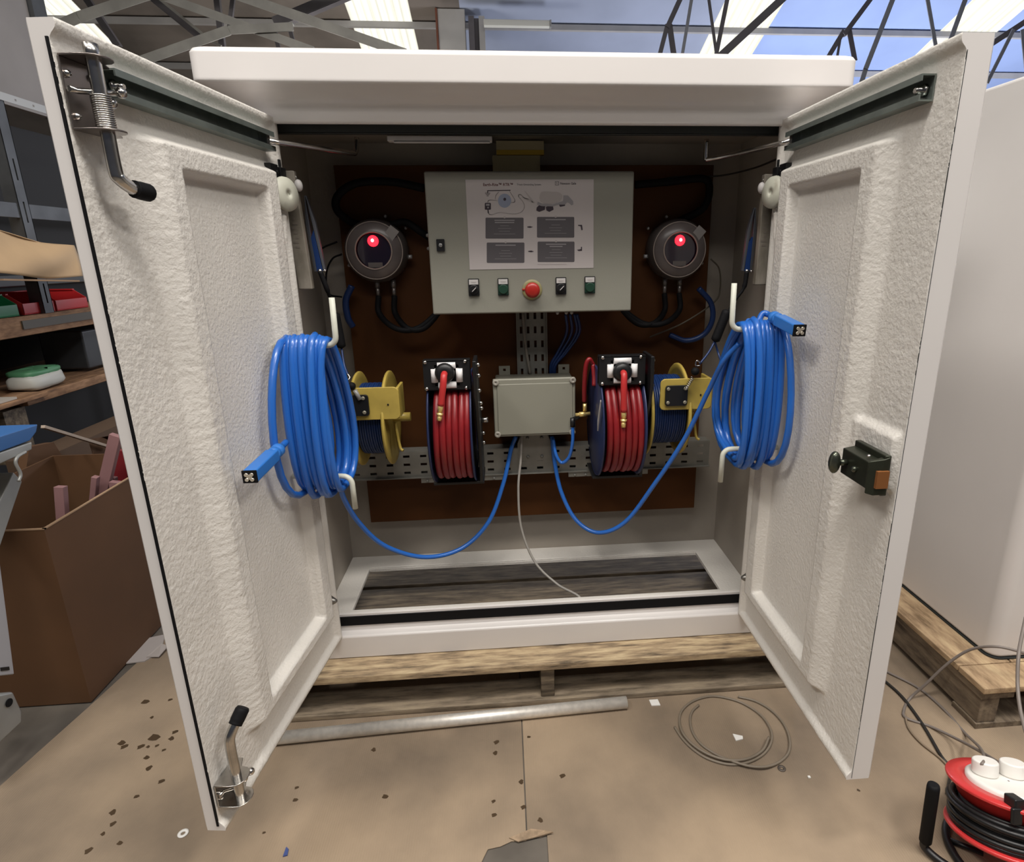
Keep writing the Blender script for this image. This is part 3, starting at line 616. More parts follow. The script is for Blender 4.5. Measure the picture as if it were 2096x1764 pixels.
ink('printed_meter_face', [rect(372, 388, 422, 415), [P2(*S(400+12*math.cos(a), 440+12*math.sin(a))) for a in [2*PI*i/10 for i in range(10)]]], PRINTL, y=.0003)
ink('printed_tanker', [[P2(*S(*q)) for q in sm2([(1110, 300), (1130, 235), (1180, 215), (1290, 220), (1370, 225), (1430, 265), (1420, 330), (1350, 370), (1260, 390), (1180, 380), (1130, 350), (1110, 300)], 5)[:-1]]], PRINTM)
ink('printed_truck_cab', [[P2(*S(*q)) for q in ((1445, 270), (1510, 272), (1545, 310), (1580, 350), (1585, 395), (1560, 410), (1520, 375), (1500, 370), (1440, 355))]], PRINTL)
ink('printed_chassis', [[P2(*S(*q)) for q in ((1090, 360), (1150, 385), (1300, 395), (1440, 350), (1500, 365), (1470, 400), (1380, 400), (1300, 425), (1150, 420), (1080, 400))]], PRINTL, y=.0003)
ink('printed_truck_wheels', [[P2(*S(*q)) for q in pl] for pl in ([(1075, 440), (1110, 405), (1195, 400), (1190, 470), (1110, 500), (1070, 480)], [(1200, 430), (1300, 405), (1310, 470), (1250, 500), (1210, 480)], [(1380, 390), (1470, 375), (1470, 415), (1400, 430)])], PRINTD)
def text(s_, u, v, size, m, par, name='printed_words', bold=0., y=0, dirx=(1, 0, 0)):
    cu = bpy.data.curves.new('t', 'FONT'); cu.body = s_; cu.size = size; cu.offset = bold; cu.resolution_u = 2
    to = bpy.data.objects.new('t', cu); sc.collection.objects.link(to); bpy.context.view_layer.update()
    me = bpy.data.meshes.new_from_object(to.evaluated_get(bpy.context.evaluated_depsgraph_get())); bpy.data.objects.remove(to)
    b = MB(); b.b.from_mesh(me); q = onpanel(u, v)
    for vt in b.b.verts: vt.co = V((q.x+vt.co.x, YP-.0002-y, q.z+vt.co.y))
    r = bmesh.ops.extrude_face_region(b.b, geom=b.b.faces[:]); bmesh.ops.translate(b.b, vec=(0, -.0003, 0), verts=[g for g in r['geom'] if isinstance(g, bmesh.types.BMVert)])
    return obj(name, b, m, par)
text('Earth-Rite\u2122 RTR\u2122', *S(330, 140), .0095, PRINTR, ins, bold=.00012)
text('Truck Grounding System', *S(800, 132), .0062, PRINTG, ins)
text('Newson Gale', *S(1400, 120), .0076, PRINTG, ins, bold=.0001)
ink('printed_emblem', [rect(1330, 78, 1384, 84), rect(1330, 124, 1384, 130), rect(1330, 78, 1336, 130), rect(1378, 78, 1384, 130), [P2(*S(*q)) for q in ((1352, 88), (1364, 104), (1356, 104), (1368, 122), (1346, 102), (1354, 102))]], PRINTG)
ink('printed_footer', [rect(1085, 1222, 1490, 1230)], PRINTM)
b = MB()
for x, z in ((-.272, 1.33), (-.272, 1.295), (-.265, 1.18), (.03, 1.117), (.055, 1.117), (.07, 1.117)): b.ball((x-.022 if x < 0 else x+.03, yf+.1 if x < 0 else yf+.04, z), .005, 8)
obj('cable_gland', b, mat('gland_grey', (.34, .33, .32), .5), cp, label='small pale glands at the enclosure edge')

# ------------------------------------------------------------------ round monitor units
def monitor(px, py, label, s):
    c = aY(px, py, .24); R = .088
    t = thing('static_monitor', label, 'monitor', (c.x, BY, c.z-R), 'round monitors either side of the control panel'); C0 = V((c.x, BY, c.z)); ax = V((0, -1, 0))
    b = MB(); b.lathe([(R*.98, 0), (R, .01), (R, .045), (R*.92, .058), (R*.90, .060)], C0, ax, 48)
    obj('housing', b, mat('smoky_housing', (.08, .068, .064), .35), t)
    b = MB(); b.lathe([(R*.90, .058), (R*.89, .066), (R*.82, .074), (R*.60, .079), (R*.57, .080), (R*.55, .076)], C0, ax, 48, False); obj('bezel', b, CLEAR, t, label='cloudy clear ring')
    b = MB(); b.torus(C0+ax*.080, ax, R*.57, .0022, 48, 8); b.torus(C0+ax*.068, ax, R*.885, .0016, 48, 6); obj('window_rim', b, mat('pale_rim', (.40, .34, .30), .35), t)
    b = MB(); b.lathe([(R*.55, .070), (R*.54, .0705)], C0, ax, 40); obj('window', b, LENS, t, label='dark round window')
    b = MB(); b.box((c.x-.020, BY-.0725, c.z-.046), (c.x+.020, BY-.0708, c.z-.032)); obj('window_label', b, mat('dull_label', (.17, .15, .14), .5), t)
    b = MB(); b.obox(C0+ax*.0765+V((.052, 0, .046)), V((.011, 0, .013)), V((0, .001, 0)), V((.011, 0, -.009))); obj('sticker', b, mat('grey_sticker', (.30, .28, .27), .5), t, label='diamond sticker')
    lc = V((c.x-.001, BY-.071, c.z+.026)); b = MB(); b.ball(lc, .0155, 16, .6, (0, 1, 0)); obj('indicator_lamp', b, LED, t, label='glowing red indicator')
    b = MB(); b.ball(lc+ax*.006+V((0, 0, .001)), .0065, 12, .6, (0, 1, 0)); obj('indicator_core', b, LEDC, t)
    for dx in (-.008, .038):
        b = MB(); p0 = V((c.x+dx*(1 if s < 0 else 1)-(.022 if s > 0 else 0), BY-.03, c.z-R*.93)); b.cyl(p0, p0+V((0, 0, -.022)), .007, 12); b.cyl(p0+V((0, 0, -.020)), p0+V((0, 0, -.046)), .0055, 12); obj('gland', b, mat('gland_metal', (.22, .20, .19), .35, .6), t)
        # black lead curving to the enclosure
        q0 = p0+V((0, 0, -.046)); q3 = V(((-.272, .24, 1.15) if s < 0 else (.250, .24, 1.15)))
        mid = V(((q0.x*.55+q3.x*.45), .23, 1.075-abs(dx-.015)*.3)); obj('lead', MB().tube(cat([q0, q0+V((0, -.01, -.05)), mid+V(((q0.x-q3.x)*.15, 0, .006)), mid+V(((q3.x-q0.x)*.2, 0, .008)), q3+V((0, 0, -.02)), q3+V((0, .02, .01))], 8), .0085, 8), BLK, t)
    b = MB()
    for dx, dz in ((.03, .094), (.084, .062), (.092, -.018), (-.085, -.04)): b.ball((c.x-s*dx, BY-.02, c.z+dz), .0048, 8)
    b.cyl((c.x-s*.084, BY-.03, c.z-.018), (c.x-s*.098, BY-.03, c.z-.018), .006, 10)
    obj('fixing', b, mat('fixing_grey', (.42, .42, .42), .4, .4), t)
    return C0
mL = monitor(765, 513, 'round smoky monitor with a red light, left of the control panel', -1)
mR = monitor(1393, 511, 'round smoky monitor with a red light, right of the control panel', 1)
def cable(name, pts, r, m, label, catg='cable', group=None, n=10, seg=10):
    return obj(name, MB().tube(cat(pts, n), r, seg), m, None, label, catg, group)
def LY(*q): return [aY(*k) for k in q]
cable('conduit', LY((868, 385, .28), (800, 372, .28), (730, 375, .28), (692, 400, .28), (690, 430, .28), (720, 455, .29), (745, 462, .30)), .011, BLK, 'black conduit looping over the left round monitor')
cable('conduit', LY((1300, 378, .29), (1370, 372, .285), (1440, 366, .285), (1452, 390, .28), (1440, 425, .28), (1400, 448, .29), (1385, 455, .30)), .011, BLK, 'black conduit looping over the right round monitor')
cable('conduit', LY((800, 460, .28), (830, 455, .28), (862, 475, .28), (885, 490, .30)), .010, BLK, 'short black conduit from the left monitor into the panel')
cable('thin_lead', LY((1300, 380, .30), (1385, 362, .30), (1470, 360, .30), (1540, 345, .20), (1592, 325, .08)), .0026, mat('dark_wire', (.03, .025, .02), .5), 'thin dark wire drooping from the upper right wall')
cable('thin_lead', LY((690, 495, .30), (665, 505, .30), (655, 512, .3)), .0026, BLK, 'short thin wire end left of the left monitor')
cable('thin_lead', LY((700, 520, .30), (680, 530, .3), (668, 560, .3), (672, 600, .3), (700, 608, .3)), .0026, BLK, 'thin dark wire looping beside the left monitor')
cable('thin_lead', LY((1455, 530, .30), (1472, 550, .3), (1474, 590, .3), (1462, 618, .29), (1400, 660, .27), (1330, 690, .29)), .0024, mat('grey_wire', (.10, .085, .06), .5), 'thin grey wire curving below the right monitor')
cable('blue_lead', LY((720, 585, .27), (708, 615, .27), (712, 650, .27), (722, 668, .28)), .0095, BLUE2, 'dark blue lead behind the left door hook')
cable('blue_lead', LY((1430, 590, .27), (1455, 620, .27), (1458, 655, .27), (1440, 685, .28), (1405, 697, .29), (1370, 685, .3)), .0085, BLUE2, 'dark blue lead curling under the right monitor')
BN = ['leftmost', 'second', 'third', 'rightmost']
for k, (dx, dy) in enumerate(((0, 0), (10, 2), (20, 4), (26, 0))):
    cable('blue_lead', LY((1158+dx*.9, 643, .24), (1160+dx, 680, .26), (1142+dx*.7, 720, .29), (1128+dx*.4, 745+dy, .30), (1126+dx*.35, 768, .31)), .0042, BLUE2, BN[k]+' dark blue lead of the bundle under the control panel', group='blue leads bundled under the panel')

# ------------------------------------------------------------------ junction box
jb = thing('junction_box', 'grey plastic junction box between the two red hose reels', 'junction box', (-.008, .28, .74))
obj('box_body', MB().box((-.124, .212, .752), (.110, .30, .918)), JB, jb, bevel=.004)
obj('box_lid', MB().box((-.131, .200, .745), (.115, .213, .923)), JB, jb, bevel=.004, segs=3)
obj('lid_panel', MB().box((-.119, .197, .752), (.106, .2005, .908)), JB, jb, bevel=.003)
for x, z in ((-.122, .914), (.107, .915), (-.122, .754), (.105, .754)):
    b = MB(); b.lathe([(.0095, 0), (.0095, .006), (.007, .007), (.003, .007), (.002, .005)], (x, .200, z), (0, -1, 0), 18); obj('lid_screw', b, mat('screw_cap', (.33, .31, .27), .4), jb)
for x in (-.095, .09):
    b = MB(); b.perforated((x-.017, .300, .905), (1, 0, 0), (0, 0, 1), .034, .040, [(.013, .021, .024, .032)], .004); obj('mounting_tab', b, JB, jb)
# grey and blue leads below the box
cable('grey_cable', LY((1070, 640, .295), (1075, 700, .29), (1085, 765, .29)), .0045, mat('grey_cable', (.22, .20, .17), .5), 'thin grey cable running down the upright tray')
cable('grey_cable', [aY(1068, 890, .255), aY(1066, 940, .24), aY(1061, 1000, .22), aY(1067, 1080, .20), aY(1095, 1150, .16), aY(1140, 1195, .11), aY(1190, 1228, .04), V((.06, .038, .20)), V((.07, .07, .155))], .0038, mat('pale_grey_cable', (.34, .32, .29), .5), 'pale grey cable hanging from the junction box to the pallet')
b = MB(); q = aY(1172, 862, .19); b.cyl(q+V((0, 0, -.017)), q+V((0, 0, .010)), .0075, 12); q2 = aY(1192, 848, .18); b.cyl(q+V((0, 0, .004)), q2, .0065, 12)
t = thing('air_connector', 'black elbow fitting with a blue hose on the box corner', 'fitting', q); obj('elbow', b, BLKP, t)
obj('blue_hose', MB().tube(cat([q+V((0, 0, -.012)), aY(1172, 905, .19), aY(1165, 935, .20), aY(1150, 947, .21), aY(1138, 930, .22), aY(1132, 897, .24)], 8), .0052, 10), BLUE, t)

# ------------------------------------------------------------------ hose reels
def hose_reel(xa, xb, label, s, ball_px, hose_px, brass_px):
    t = thing('hose_reel', label, 'hose reel', ((xa+xb)/2, .17, .60), 'red hose reels inside the cabinet'); yc, zc = .160, .800
    X = V((1, 0, 0))
    for x in (xa, xb):
        b = MB(); b.lathe([(.030, -.001), (.060, 0), (.145, 0), (.160, .001), (.164, .004 if x == xb else -.004), (.1655, .002), (.160, -.002), (.03, -.003)], (x, yc, zc), X, 56); obj('reel_flange', b, NAVY, t, label='dark navy rim disc')
    b = MB(); b.lathe([(.125, 0), (.125, xb-xa)], (xa, yc, zc), X, 40); obj('hub', b, BLKP, t)
    b = MB(); n_ = 6; step = (xb-xa-.012)/n_
    for k in range(n_): b.torus((xa+.012+step*(k+.42), yc, zc), X+V((0, 0, .02*((k % 2)-.5)+.02*s)), .1465+.002*(k % 2), .0092, 64, 10)
    obj('hose_winding', b, RED, t, label='red hose wound on the drum')
    # frame arm on the right side with bolts
    xf = xb+.012; b = MB(); b.prism([(xf, .02, .925), (xf, .02, 1.01), (xf, .12, 1.01), (xf, .20, .84), (xf, .24, .78), (xf, .26, .632), (xf, .12, .632), (xf, .10, .76), (xf, .06, .83)], (.010, 0, 0)); obj('frame_arm', b, BLKP, t, bevel=.002)
    for yy, zz in ((.05, .995), (.055, .965), (.05, .925), (.11, .875), (.13, .855), (.20, .76), (.20, .73)):
        b = MB(); b.ball((xf+.013, yy, zz), .0062, 10); obj('frame_bolt', b, STEEL, t, label='bright bolt head')
    b = MB(); b.cyl((xf+.01, .16, .812), (xf+.03, .16, .812), .008, 10); obj('axle_end', b, STEEL, t)
    b = MB(); b.box((xa-.012, .13, .624), (xf+.012, .255, .632)); obj('base_plate', b, BLKP, t, bevel=.001)
    # roller guide
    gy = .045; x0, x1, z0, z1 = xa-.008, xb+.004, .928, 1.010
    b = MB(); b.perforated((x0, gy+.006, z0), (1, 0, 0), (0, 0, 1), x1-x0, z1-z0, [((x1-x0)/2-.032, (x1-x0)/2+.032, .012, z1-z0-.012)], .004)
    b.perforated((x0, gy+.034, z0), (1, 0, 0), (0, 0, 1), x1-x0, z1-z0, [((x1-x0)/2-.012, (x1-x0)/2+.012, .03, z1-z0-.03)], .004)
    b.box((x0, gy+.002, z1-.004), (x1, gy+.034, z1)); b.box((x0, gy+.002, z0), (x1, gy+.034, z0+.003))
    obj('guide_plate', b, BLKP, t, bevel=.001)
    cx, cz = (x0+x1)/2, (z0+z1)/2; W = mat('roller_white', (.82, .80, .80), .6) if 'roller_white' not in bpy.data.materials else bpy.data.materials['roller_white']
    for p0, p1 in (((cx-.024, gy+.006, cz+.027), (cx+.024, gy+.006, cz+.027)), ((cx-.024, gy+.006, cz-.027), (cx+.024, gy+.006, cz-.027)), ((cx-.033, gy+.004, cz-.018), (cx-.033, gy+.004, cz+.018)), ((cx+.033, gy+.004, cz-.018), (cx+.033, gy+.004, cz+.018))):
        b = MB(); b.cyl(p0, p1, .0092, 14); obj('roller', b, W, t, label='white guide roller')
    for dx in (-.055, .050):
        for dz in (-.035, .037): b = MB(); b.ball((cx+dx, gy+.001, cz+dz), .0056, 10); obj('guide_bolt', b, STEEL, t)
    bc = aY(*ball_px, gy-.012)
    b = MB(); b.lathe([(.014, -.004), (.023, 0), (.026, .010), (.026, .020), (.021, .027), (.011, .029)], (bc.x, gy+.010, bc.z), (0, -1, 0), 28); b.torus((bc.x, gy-.006, bc.z), (0, 1, 0), .025, .0016, 28, 6); obj('hose_stop', b, BLKP, t, label='round black hose stopper')
    hp = [V((bc.x, gy-.012, bc.z)), V((bc.x-.0005, gy-.032, bc.z-.004))]+[aY(a, c, gy-.040) for a, c in hose_px]
    obj('hose_end', MB().tube(cat(hp, 8), .0088, 12), REDH, t)
    h0, h1 = aY(*hose_px[-1], gy-.040), aY(*brass_px, gy-.040); d_ = (h1-h0); b = MB()
    b.lathe([(.0074, -.004), (.0074, .016), (.0052, .017), (.0052, .020), (.0090, .021), (.0090, .026), (.005, .027), (.005, .029), (.0068, .030), (.0068, max(d_.length, .036))], h0, d_, 12); obj('hose_fitting', b, BRASS, t, label='brass hose fitting')
    return t
r1 = hose_reel(-.302, -.190, 'red hose reel left of the junction box', -1, (910, 764), [(907, 790), (902, 830)], (899, 860))
r2 = hose_reel(.170, .286, 'red hose reel right of the junction box', 1, (1275, 762), [(1277, 795), (1277, 843)], (1276, 874))
# inlet hose and brass elbow on the right reel's outer side
b = MB(); b.tube(cat(LY((1213, 745, .17), (1206, 735, .16), (1199, 750, .16), (1196, 790, .17), (1196, 822, .18)), 8), .0065, 10); b.tube(cat(LY((1213, 745, .17), (1216, 770, .16), (1216, 790, .15)), 6), .0065, 10)
obj('inlet_hose', b, RED, r2, label='red inlet hose loop')
b = MB(); p = aY(1197, 826, .18); b.cyl(p, p+V((0, 0, -.022)), .006, 10); p = aY(1178, 849, .18); q = aY(1208, 846, .18); b.cyl(p, q, .0052, 12); b.cyl(p.lerp(q, .25), p.lerp(q, .7), .0085, 6)
obj('inlet_elbow', b, BRASS, r2, label='brass inlet elbow')
b = MB(); b.prism([(.158, .02, .87), (.158, .0, .90), (.158, -.0, .895), (.158, .035, .82), (.158, .045, .80), (.158, .045, .83)], (.003, 0, 0)); obj('hose_clip', b, WHT, r2)

# ------------------------------------------------------------------ yellow grounding cable reels
def cable_reel(s, xd, xb0, xb1, plate, label):
    t = thing('cable_reel', label, 'cable reel', (sum(xd)/2, .2, .66), 'yellow cable reels inside the cabinet'); yc, zc, R = .175, .825, .136; X = V((1, 0, 0))
    for x in xd:
        b = MB(); b.lathe([(.03, -.001), (.112, -.001), (.118, -.005), (R-.003, -.007), (R, -.004), (R, 0), (R-.003, .002), (.116, .001), (.03, .002)], (x, yc, zc), X, 56); obj('reel_disc', b, YEL, t, label='yellow disc')
    b = MB(); b.lathe([(.094, 0), (.097, .01), (.098, (xd[1]-xd[0])/2), (.096, xd[1]-xd[0]-.01), (.094, xd[1]-xd[0])], (xd[0], yc, zc), X, 40)
    k = 0
    while xd[0]+.008+k*.0065 < xd[1]-.006: b.torus((xd[0]+.008+k*.0065, yc, zc), X, .099+.001*(k % 2), .0036, 48, 6); k += 1
    obj('cable_winding', b, BLUE2, t, label='dark blue cable wound on the drum')
    b = MB(); yf_ = .048
    b.rprism(((xb0+xb1)/2, yf_, .897), (1, 0, 0), (0, 0, 1), (xb1-xb0)/2, .0445, .014, (0, .006, 0)); b.box((xb1-.008, yf_+.004, .855), (xb1, .13, .939))
    obj('bracket', b, YEL, t, label='yellow guide bracket', bevel=.002)
    px0, px1 = plate
    b = MB(); b.rprism(((px0+px1)/2, yf_-.001, .895), (1, 0, 0), (0, 0, 1), (px1-px0)/2, .029, .008, (0, -.007, 0)); obj('guide_plate', b, BLKP, t, bevel=.001)
    for dx in (-.024, .024):
        for dz in (-.019, .020):
            b = MB(); b.lathe([(.0052, 0), (.0052, .002), (.003, .003)], ((px0+px1)/2+dx, yf_-.008, .895+dz), (0, -1, 0), 12); obj('plate_screw', b, mat('screw_dull', (.30, .28, .22), .4, .4) if 'screw_dull' not in bpy.data.materials else bpy.data.materials['screw_dull'], t)
    b = MB(); b.ball((xb1-.03*1 if s < 0 else xb0+.115, yf_-.0005, .894), .0025, 8); obj('bracket_hole', b, BLK, t)
    b = MB(); xo = xd[1]+.022; b.tube(cat([(xo, .1, .83), (xo+.004, .09, .80), (xo+.010, .085, .76), (xo+.018, .08, .752)], 6), .004, 8); b.cyl((xd[1], yc, zc), (xo+.03, yc, zc), .013, 12); obj('ratchet_lever', b, YEL, t)
    return t
YL = cable_reel(-1, (-.510, -.425), -.545, -.379, (-.532, -.458), 'yellow cable reel at the left end of the steel tray')
YR = cable_reel(1, (.318, .424), .334, .482, (.347, .410), 'yellow cable reel at the right end of the steel tray')
CL = mat('clear_sleeve', (.35, .35, .35), .2, trans=.3)
def spring(p, q, R, n_, r=.0011):
    p, q = V(p), V(q); t_ = (q-p).normalized(); a = t_.orthogonal().normalized(); c = t_.cross(a); pts = []
    for i in range(n_*10+1): x = i/(n_*10); an = 2*PI*n_*x; pts.append(p+(q-p)*x+(a*math.cos(an)+c*math.sin(an))*R)
    return MB().tube(pts, r, 5)
# ------------------------------------------------------------------ grounding clamps with their leads
def clamp(s, F, pts, ball, grip, label, strip):
    t = thing('earthing_clamp', label, 'clamp', pts[-1], 'earthing clamps hung in the cabinet corners')
    top, jaw, tail = strip
    d_ = (jaw-top); n_ = d_.cross(V((0, 1, 0))).normalized()
    b = MB()
    for k in (-1, 1):
        b.prism([top+n_*.002*k, top+d_*.35+n_*.012*k, jaw+n_*.014*k, jaw+n_*.008*k, top+d_*.4+n_*.004*k, top+n_*.0005*k], V((0, .012, 0)))
    obj('clamp_jaw', b, mat('clamp_steel', (.20, .21, .24), .35, .8) if 'clamp_steel' not in bpy.data.materials else bpy.data.materials['clamp_steel'], t, bevel=.001)
    b = MB(); b.prism([top+d_*.45+n_*.004, top+d_*.55-n_*.006, jaw-n_*.007, jaw+n_*.007], V((0, .010, 0))); obj('clamp_handle', b, BLUE2, t, label='dark blue handle')
    b = MB(); b.ball(jaw, .006, 8); b.ball(jaw+n_*.012, .004, 8); obj('clamp_screw', b, STEEL, t)
    obj('lead', MB().tube(cat([jaw]+pts, 8), [.0065]*8+[.0045]*(8*(len(pts))-8)+[.0045], 8), BLK, t)
    g0, g1 = grip; dd = g1-g0; b = MB(); b.lathe([(.006, 0), (.012, .004), (.0125, .012), (.0125, dd.length-.012), (.012, dd.length-.004), (.006, dd.length)], g0, dd, 16); obj('grip', b, BLK, t, label='black rubber grip')
    return t
lt = aY(624, 400, .06); lj = aY(655, 555, .06)
gL = (aY(685, 640, .12), aY(699, 712, .12))
tL = clamp(-1, DLf, [aY(672, 600, .07), aY(684, 642, .12), aY(699, 712, .12)], None, gL, 'earthing clamp hanging at the left inside corner', (lt, lj, None))
obj('thin_wire', MB().tube(cat([gL[1], aY(704, 745, .10), aY(712, 768, .08)], 6), .003, 8), BLUE2, tL)
b = MB(); b.tube(cat(LY((711, 765, .06), (716, 772, .055), (712, 778, .05), (708, 770, .06)), 5), .0022, 6); obj('snap_hook', b, STEEL, tL)
b = MB(); b.ball(aY(720, 790, .045), .0105, 16); obj('ball_stop', b, BLK, tL, label='black ball stop')
p0, p1 = aY(726, 798, .040), aY(737, 818, .040); obj('clear_sleeve', MB().cyl(p0, p1, .0055, 14, .006), CL, tL)
rt_, rj = aY(1546, 425, .06), aY(1529, 555, .06)
gR = (aY(1489, 634, .06), aY(1463, 699, .06))
tR = clamp(1, DRf, [aY(1522, 590, .06), aY(1500, 622, .06), aY(1463, 699, .06)], None, gR, 'earthing clamp hanging at the right inside corner', (rt_, rj, None))
obj('thin_wire', MB().tube(cat([gR[1], aY(1450, 722, .05), aY(1432, 745, .04)], 6), .003, 8), BLUE2, tR)
b = MB(); b.tube(cat(LY((1434, 742, .03), (1426, 738, .03), (1424, 748, .03), (1433, 748, .03)), 5), .0022, 6); obj('snap_hook', b, STEEL, tR)
b = MB(); b.ball(aY(1423, 760, .03), .0115, 16); obj('ball_stop', b, BLK, tR, label='black ball stop')
obj('spring', spring(aY(1418, 772, .03), aY(1404, 796, .03), .0055, 7), STEEL, tR, label='small steel spring')
cable('dark_blue_cable', LY((1463, 699, .06), (1470, 722, .06), (1478, 745, .03)), .003, BLUE2, 'short dark blue wire below the right black grip')
# plastic strips by the door jambs
def strip(a, b_, wd, label, s):
    t = thing('terminal_strip', label, 'plastic strip', b_, 'plastic strips beside the door jambs'); d_ = b_-a; X = V((1, 0, 0))
    M_ = mat('grubby_plastic_%d' % (s+1), (.24, .215, .18), .5, col2=(.13, .115, .09), vscale=22, stretch=(1, 1, .4), lo=.4, hi=.6)
    obj('strip_body', MB().obox((a+b_)/2, d_/2, X*wd/2, V((0, .010, 0))), M_, t, bevel=.003)
    b = MB()
    for k in range(14):
        f = .12+.55*k/14; b.obox(a+d_*f+V((-.004+.002*(k % 3), -.0104, 0)), X*(.006-.001*(k % 4)), V((0, .0002, 0)), V((0, 0, .0022)))
    obj('strip_print', b, mat('faint_print_%d' % (s+1), (.14, .12, .10), .6), t)
    k = a+d_*.12+V((-s*wd*.62, -.006, 0)); b = MB(); b.ball(k, .0095, 16, 1.45, (0, 0, 1)); obj('pull_bead', b, WHT, t, label='small white bead'); b = MB(); b.tube([a+V((-s*wd*.35, 0, .0)), k+V((0, 0, .01))], .0012, 6); obj('pull_wire', b, STEEL, t)
strip(aY(589, 350, .02), aY(628, 592, .02), .034, 'long grubby plastic strip with faint print at the left jamb', -1)
strip(aY(1574, 357, .02), aY(1554, 583, .02), .030, 'long grubby plastic strip with faint print at the right jamb', 1)

# ------------------------------------------------------------------ blue cable coils on the door hooks
def coil(F, label, loops, tail, plug, lead, dzt=0., dzb=0., k2=1.):
    t = thing('cable_coil', label, 'cable', F.p(.142, .08, .70), 'blue cable coils hung on the door hooks')
    pts = []; n_ = 26; zt, zb = 1.098, .735
    tot = len(loops)
    for k, (o_, w1, w2, zb_, ztt) in enumerate(loops):
        zb_ += dzb+.010*((k*5) % 3-1); ztt += dzt; w2 *= k2
        o2 = loops[(k+1) % tot][0] if k < tot-1 else o_
        for i in range(n_):
            a = 2*PI*i/n_; f = i/n_; s_ = math.sin(a); c = math.cos(a)
            z = (ztt+zb_)/2 + (ztt-zb_)/2*c
            w_ = w1 if s_ > 0 else w2
            uu = .142 + w_*(abs(s_)**.85)*(1 if s_ > 0 else -1)*((1-.20*c) if s_ > 0 else (1-.48*c))
            oo = o_*(1-f)+o2*f + .004*noise.noise(V((k*3.1, f*3, 0)))
            oo += .012*abs(s_)*(.5-abs(.5-k/tot))*(1 if k % 2 else -1)
            if s_ < 0: oo += (.016 if k2 > 1.1 else .006)*(-s_)*(1-k/tot*.3)
            pts.append(F.p(uu, max(oo, .034), z))
    b = MB(); b.tube(pts, .0082, 10); obj('cable_turns', b, BLUE, t)
    b = MB(); b.tube(cat([V(p) for p in tail], 10), .0066, 10); obj('cable_tail', b, BLUE, t)
    p0, p1, upv = plug; d_ = (p1-p0); L = d_.length; dn = d_.normalized(); a = dn.cross(V(upv)).normalized(); c = a.cross(dn)
    b = MB(); b.obox(p0+dn*L*.62, dn*L*.38, a*.0135, c*.0125); obj('plug_body', b, PLUGB, t, bevel=.003)
    b = MB(); b.lathe([(.008, -.012), (.009, 0), (.0145, .006), (.0145, L*.12), (.0125, L*.13), (.0125, L*.17), (.0145, L*.18), (.0135, L*.27)], p0, dn, 18); obj('plug_collar', b, PLUGB, t)
    b = MB(); b.obox(p1+dn*.0012, dn*.002, a*.0135, c*.0125); obj('plug_rim', b, BLK, t)
    b = MB()
    for i, j in ((-1, -1), (1, -1), (-1, 1), (1, 1)): b.cyl(p1+a*.005*i+c*.005*j, p1+a*.005*i+c*.005*j+dn*.006, .0036, 10)
    b.cyl(p1, p1+dn*.0045, .005, 10); obj('plug_contacts', b, mat('contact_metal', (.75, .70, .60), .25, .8) if 'contact_metal' not in bpy.data.materials else bpy.data.materials['contact_metal'], t, label='shiny metal contacts')
    obj('plug_lead', MB().tube(cat(lead, 8), .0074, 10), BLUE, t)
    return t
rnd = random.Random(3)
loopsL = [(.022, .115, .050, .742, 1.098), (.034, .050, .050, .735, 1.100), (.044, .040, .060, .738, 1.099), (.054, .048, .068, .730, 1.101), (.064, .042, .080, .735, 1.099), (.074, .046, .090, .728, 1.102), (.085, .040, .100, .732, 1.100), (.096, .044, .105, .735, 1.099), (.107, .040, .100, .745, 1.098), (.117, .042, .095, .748, 1.097), (.126, .045, .085, .738, 1.096), (.100, .060, .09, .726, 1.106)]
F = DLf
coil(F, 'blue cable coil on the left door with plug pointing left', loopsL,
     [F.p(.10, .12, .745), aY(700, 1010, -.09), aY(735, 1070, -.02), aY(790, 1118, .04), aY(870, 1140, .10), aY(945, 1122, .15), aY(1000, 1068, .19), aY(1030, 990, .23), aY(1046, 920, .26), aY(1056, 893, .262)],
     (F.at(572, 918, .045), F.at(512, 975, .060), (0, 0, 1)), [F.at(585, 905, .04), F.at(573, 917, .045), F.at(566, 922, .045)], .002, .0, .92)
loopsR = [(.022, .105, .060, .745, 1.098), (.034, .052, .050, .735, 1.100), (.046, .045, .058, .738, 1.099), (.057, .048, .065, .730, 1.101), (.068, .044, .075, .735, 1.099), (.079, .050, .085, .728, 1.102), (.090, .046, .092, .732, 1.100), (.100, .046, .098, .735, 1.099), (.110, .044, .105, .745, 1.098), (.121, .050, .115, .738, 1.097), (.095, .060, .09, .728, 1.108)]
F = DRf
coil(F, 'blue cable coil on the right door with plug pointing right', loopsR,
     [aY(1130, 893, .262), aY(1136, 950, .25), aY(1150, 1010, .22), aY(1180, 1065, .18), aY(1225, 1090, .14), aY(1280, 1068, .10), aY(1340, 990, .05), aY(1400, 900, .0), aY(1450, 800, -.05), aY(1480, 740, -.10), F.p(.12, .118, 1.06)],
     (F.at(1582, 648, .055), F.at(1636, 676, .058), (0, 0, 1)), [F.p(.14, .085, 1.102), F.at(1560, 643, .07), F.at(1574, 644, .056), F.at(1586, 651, .055)], .013, .026, 1.25)

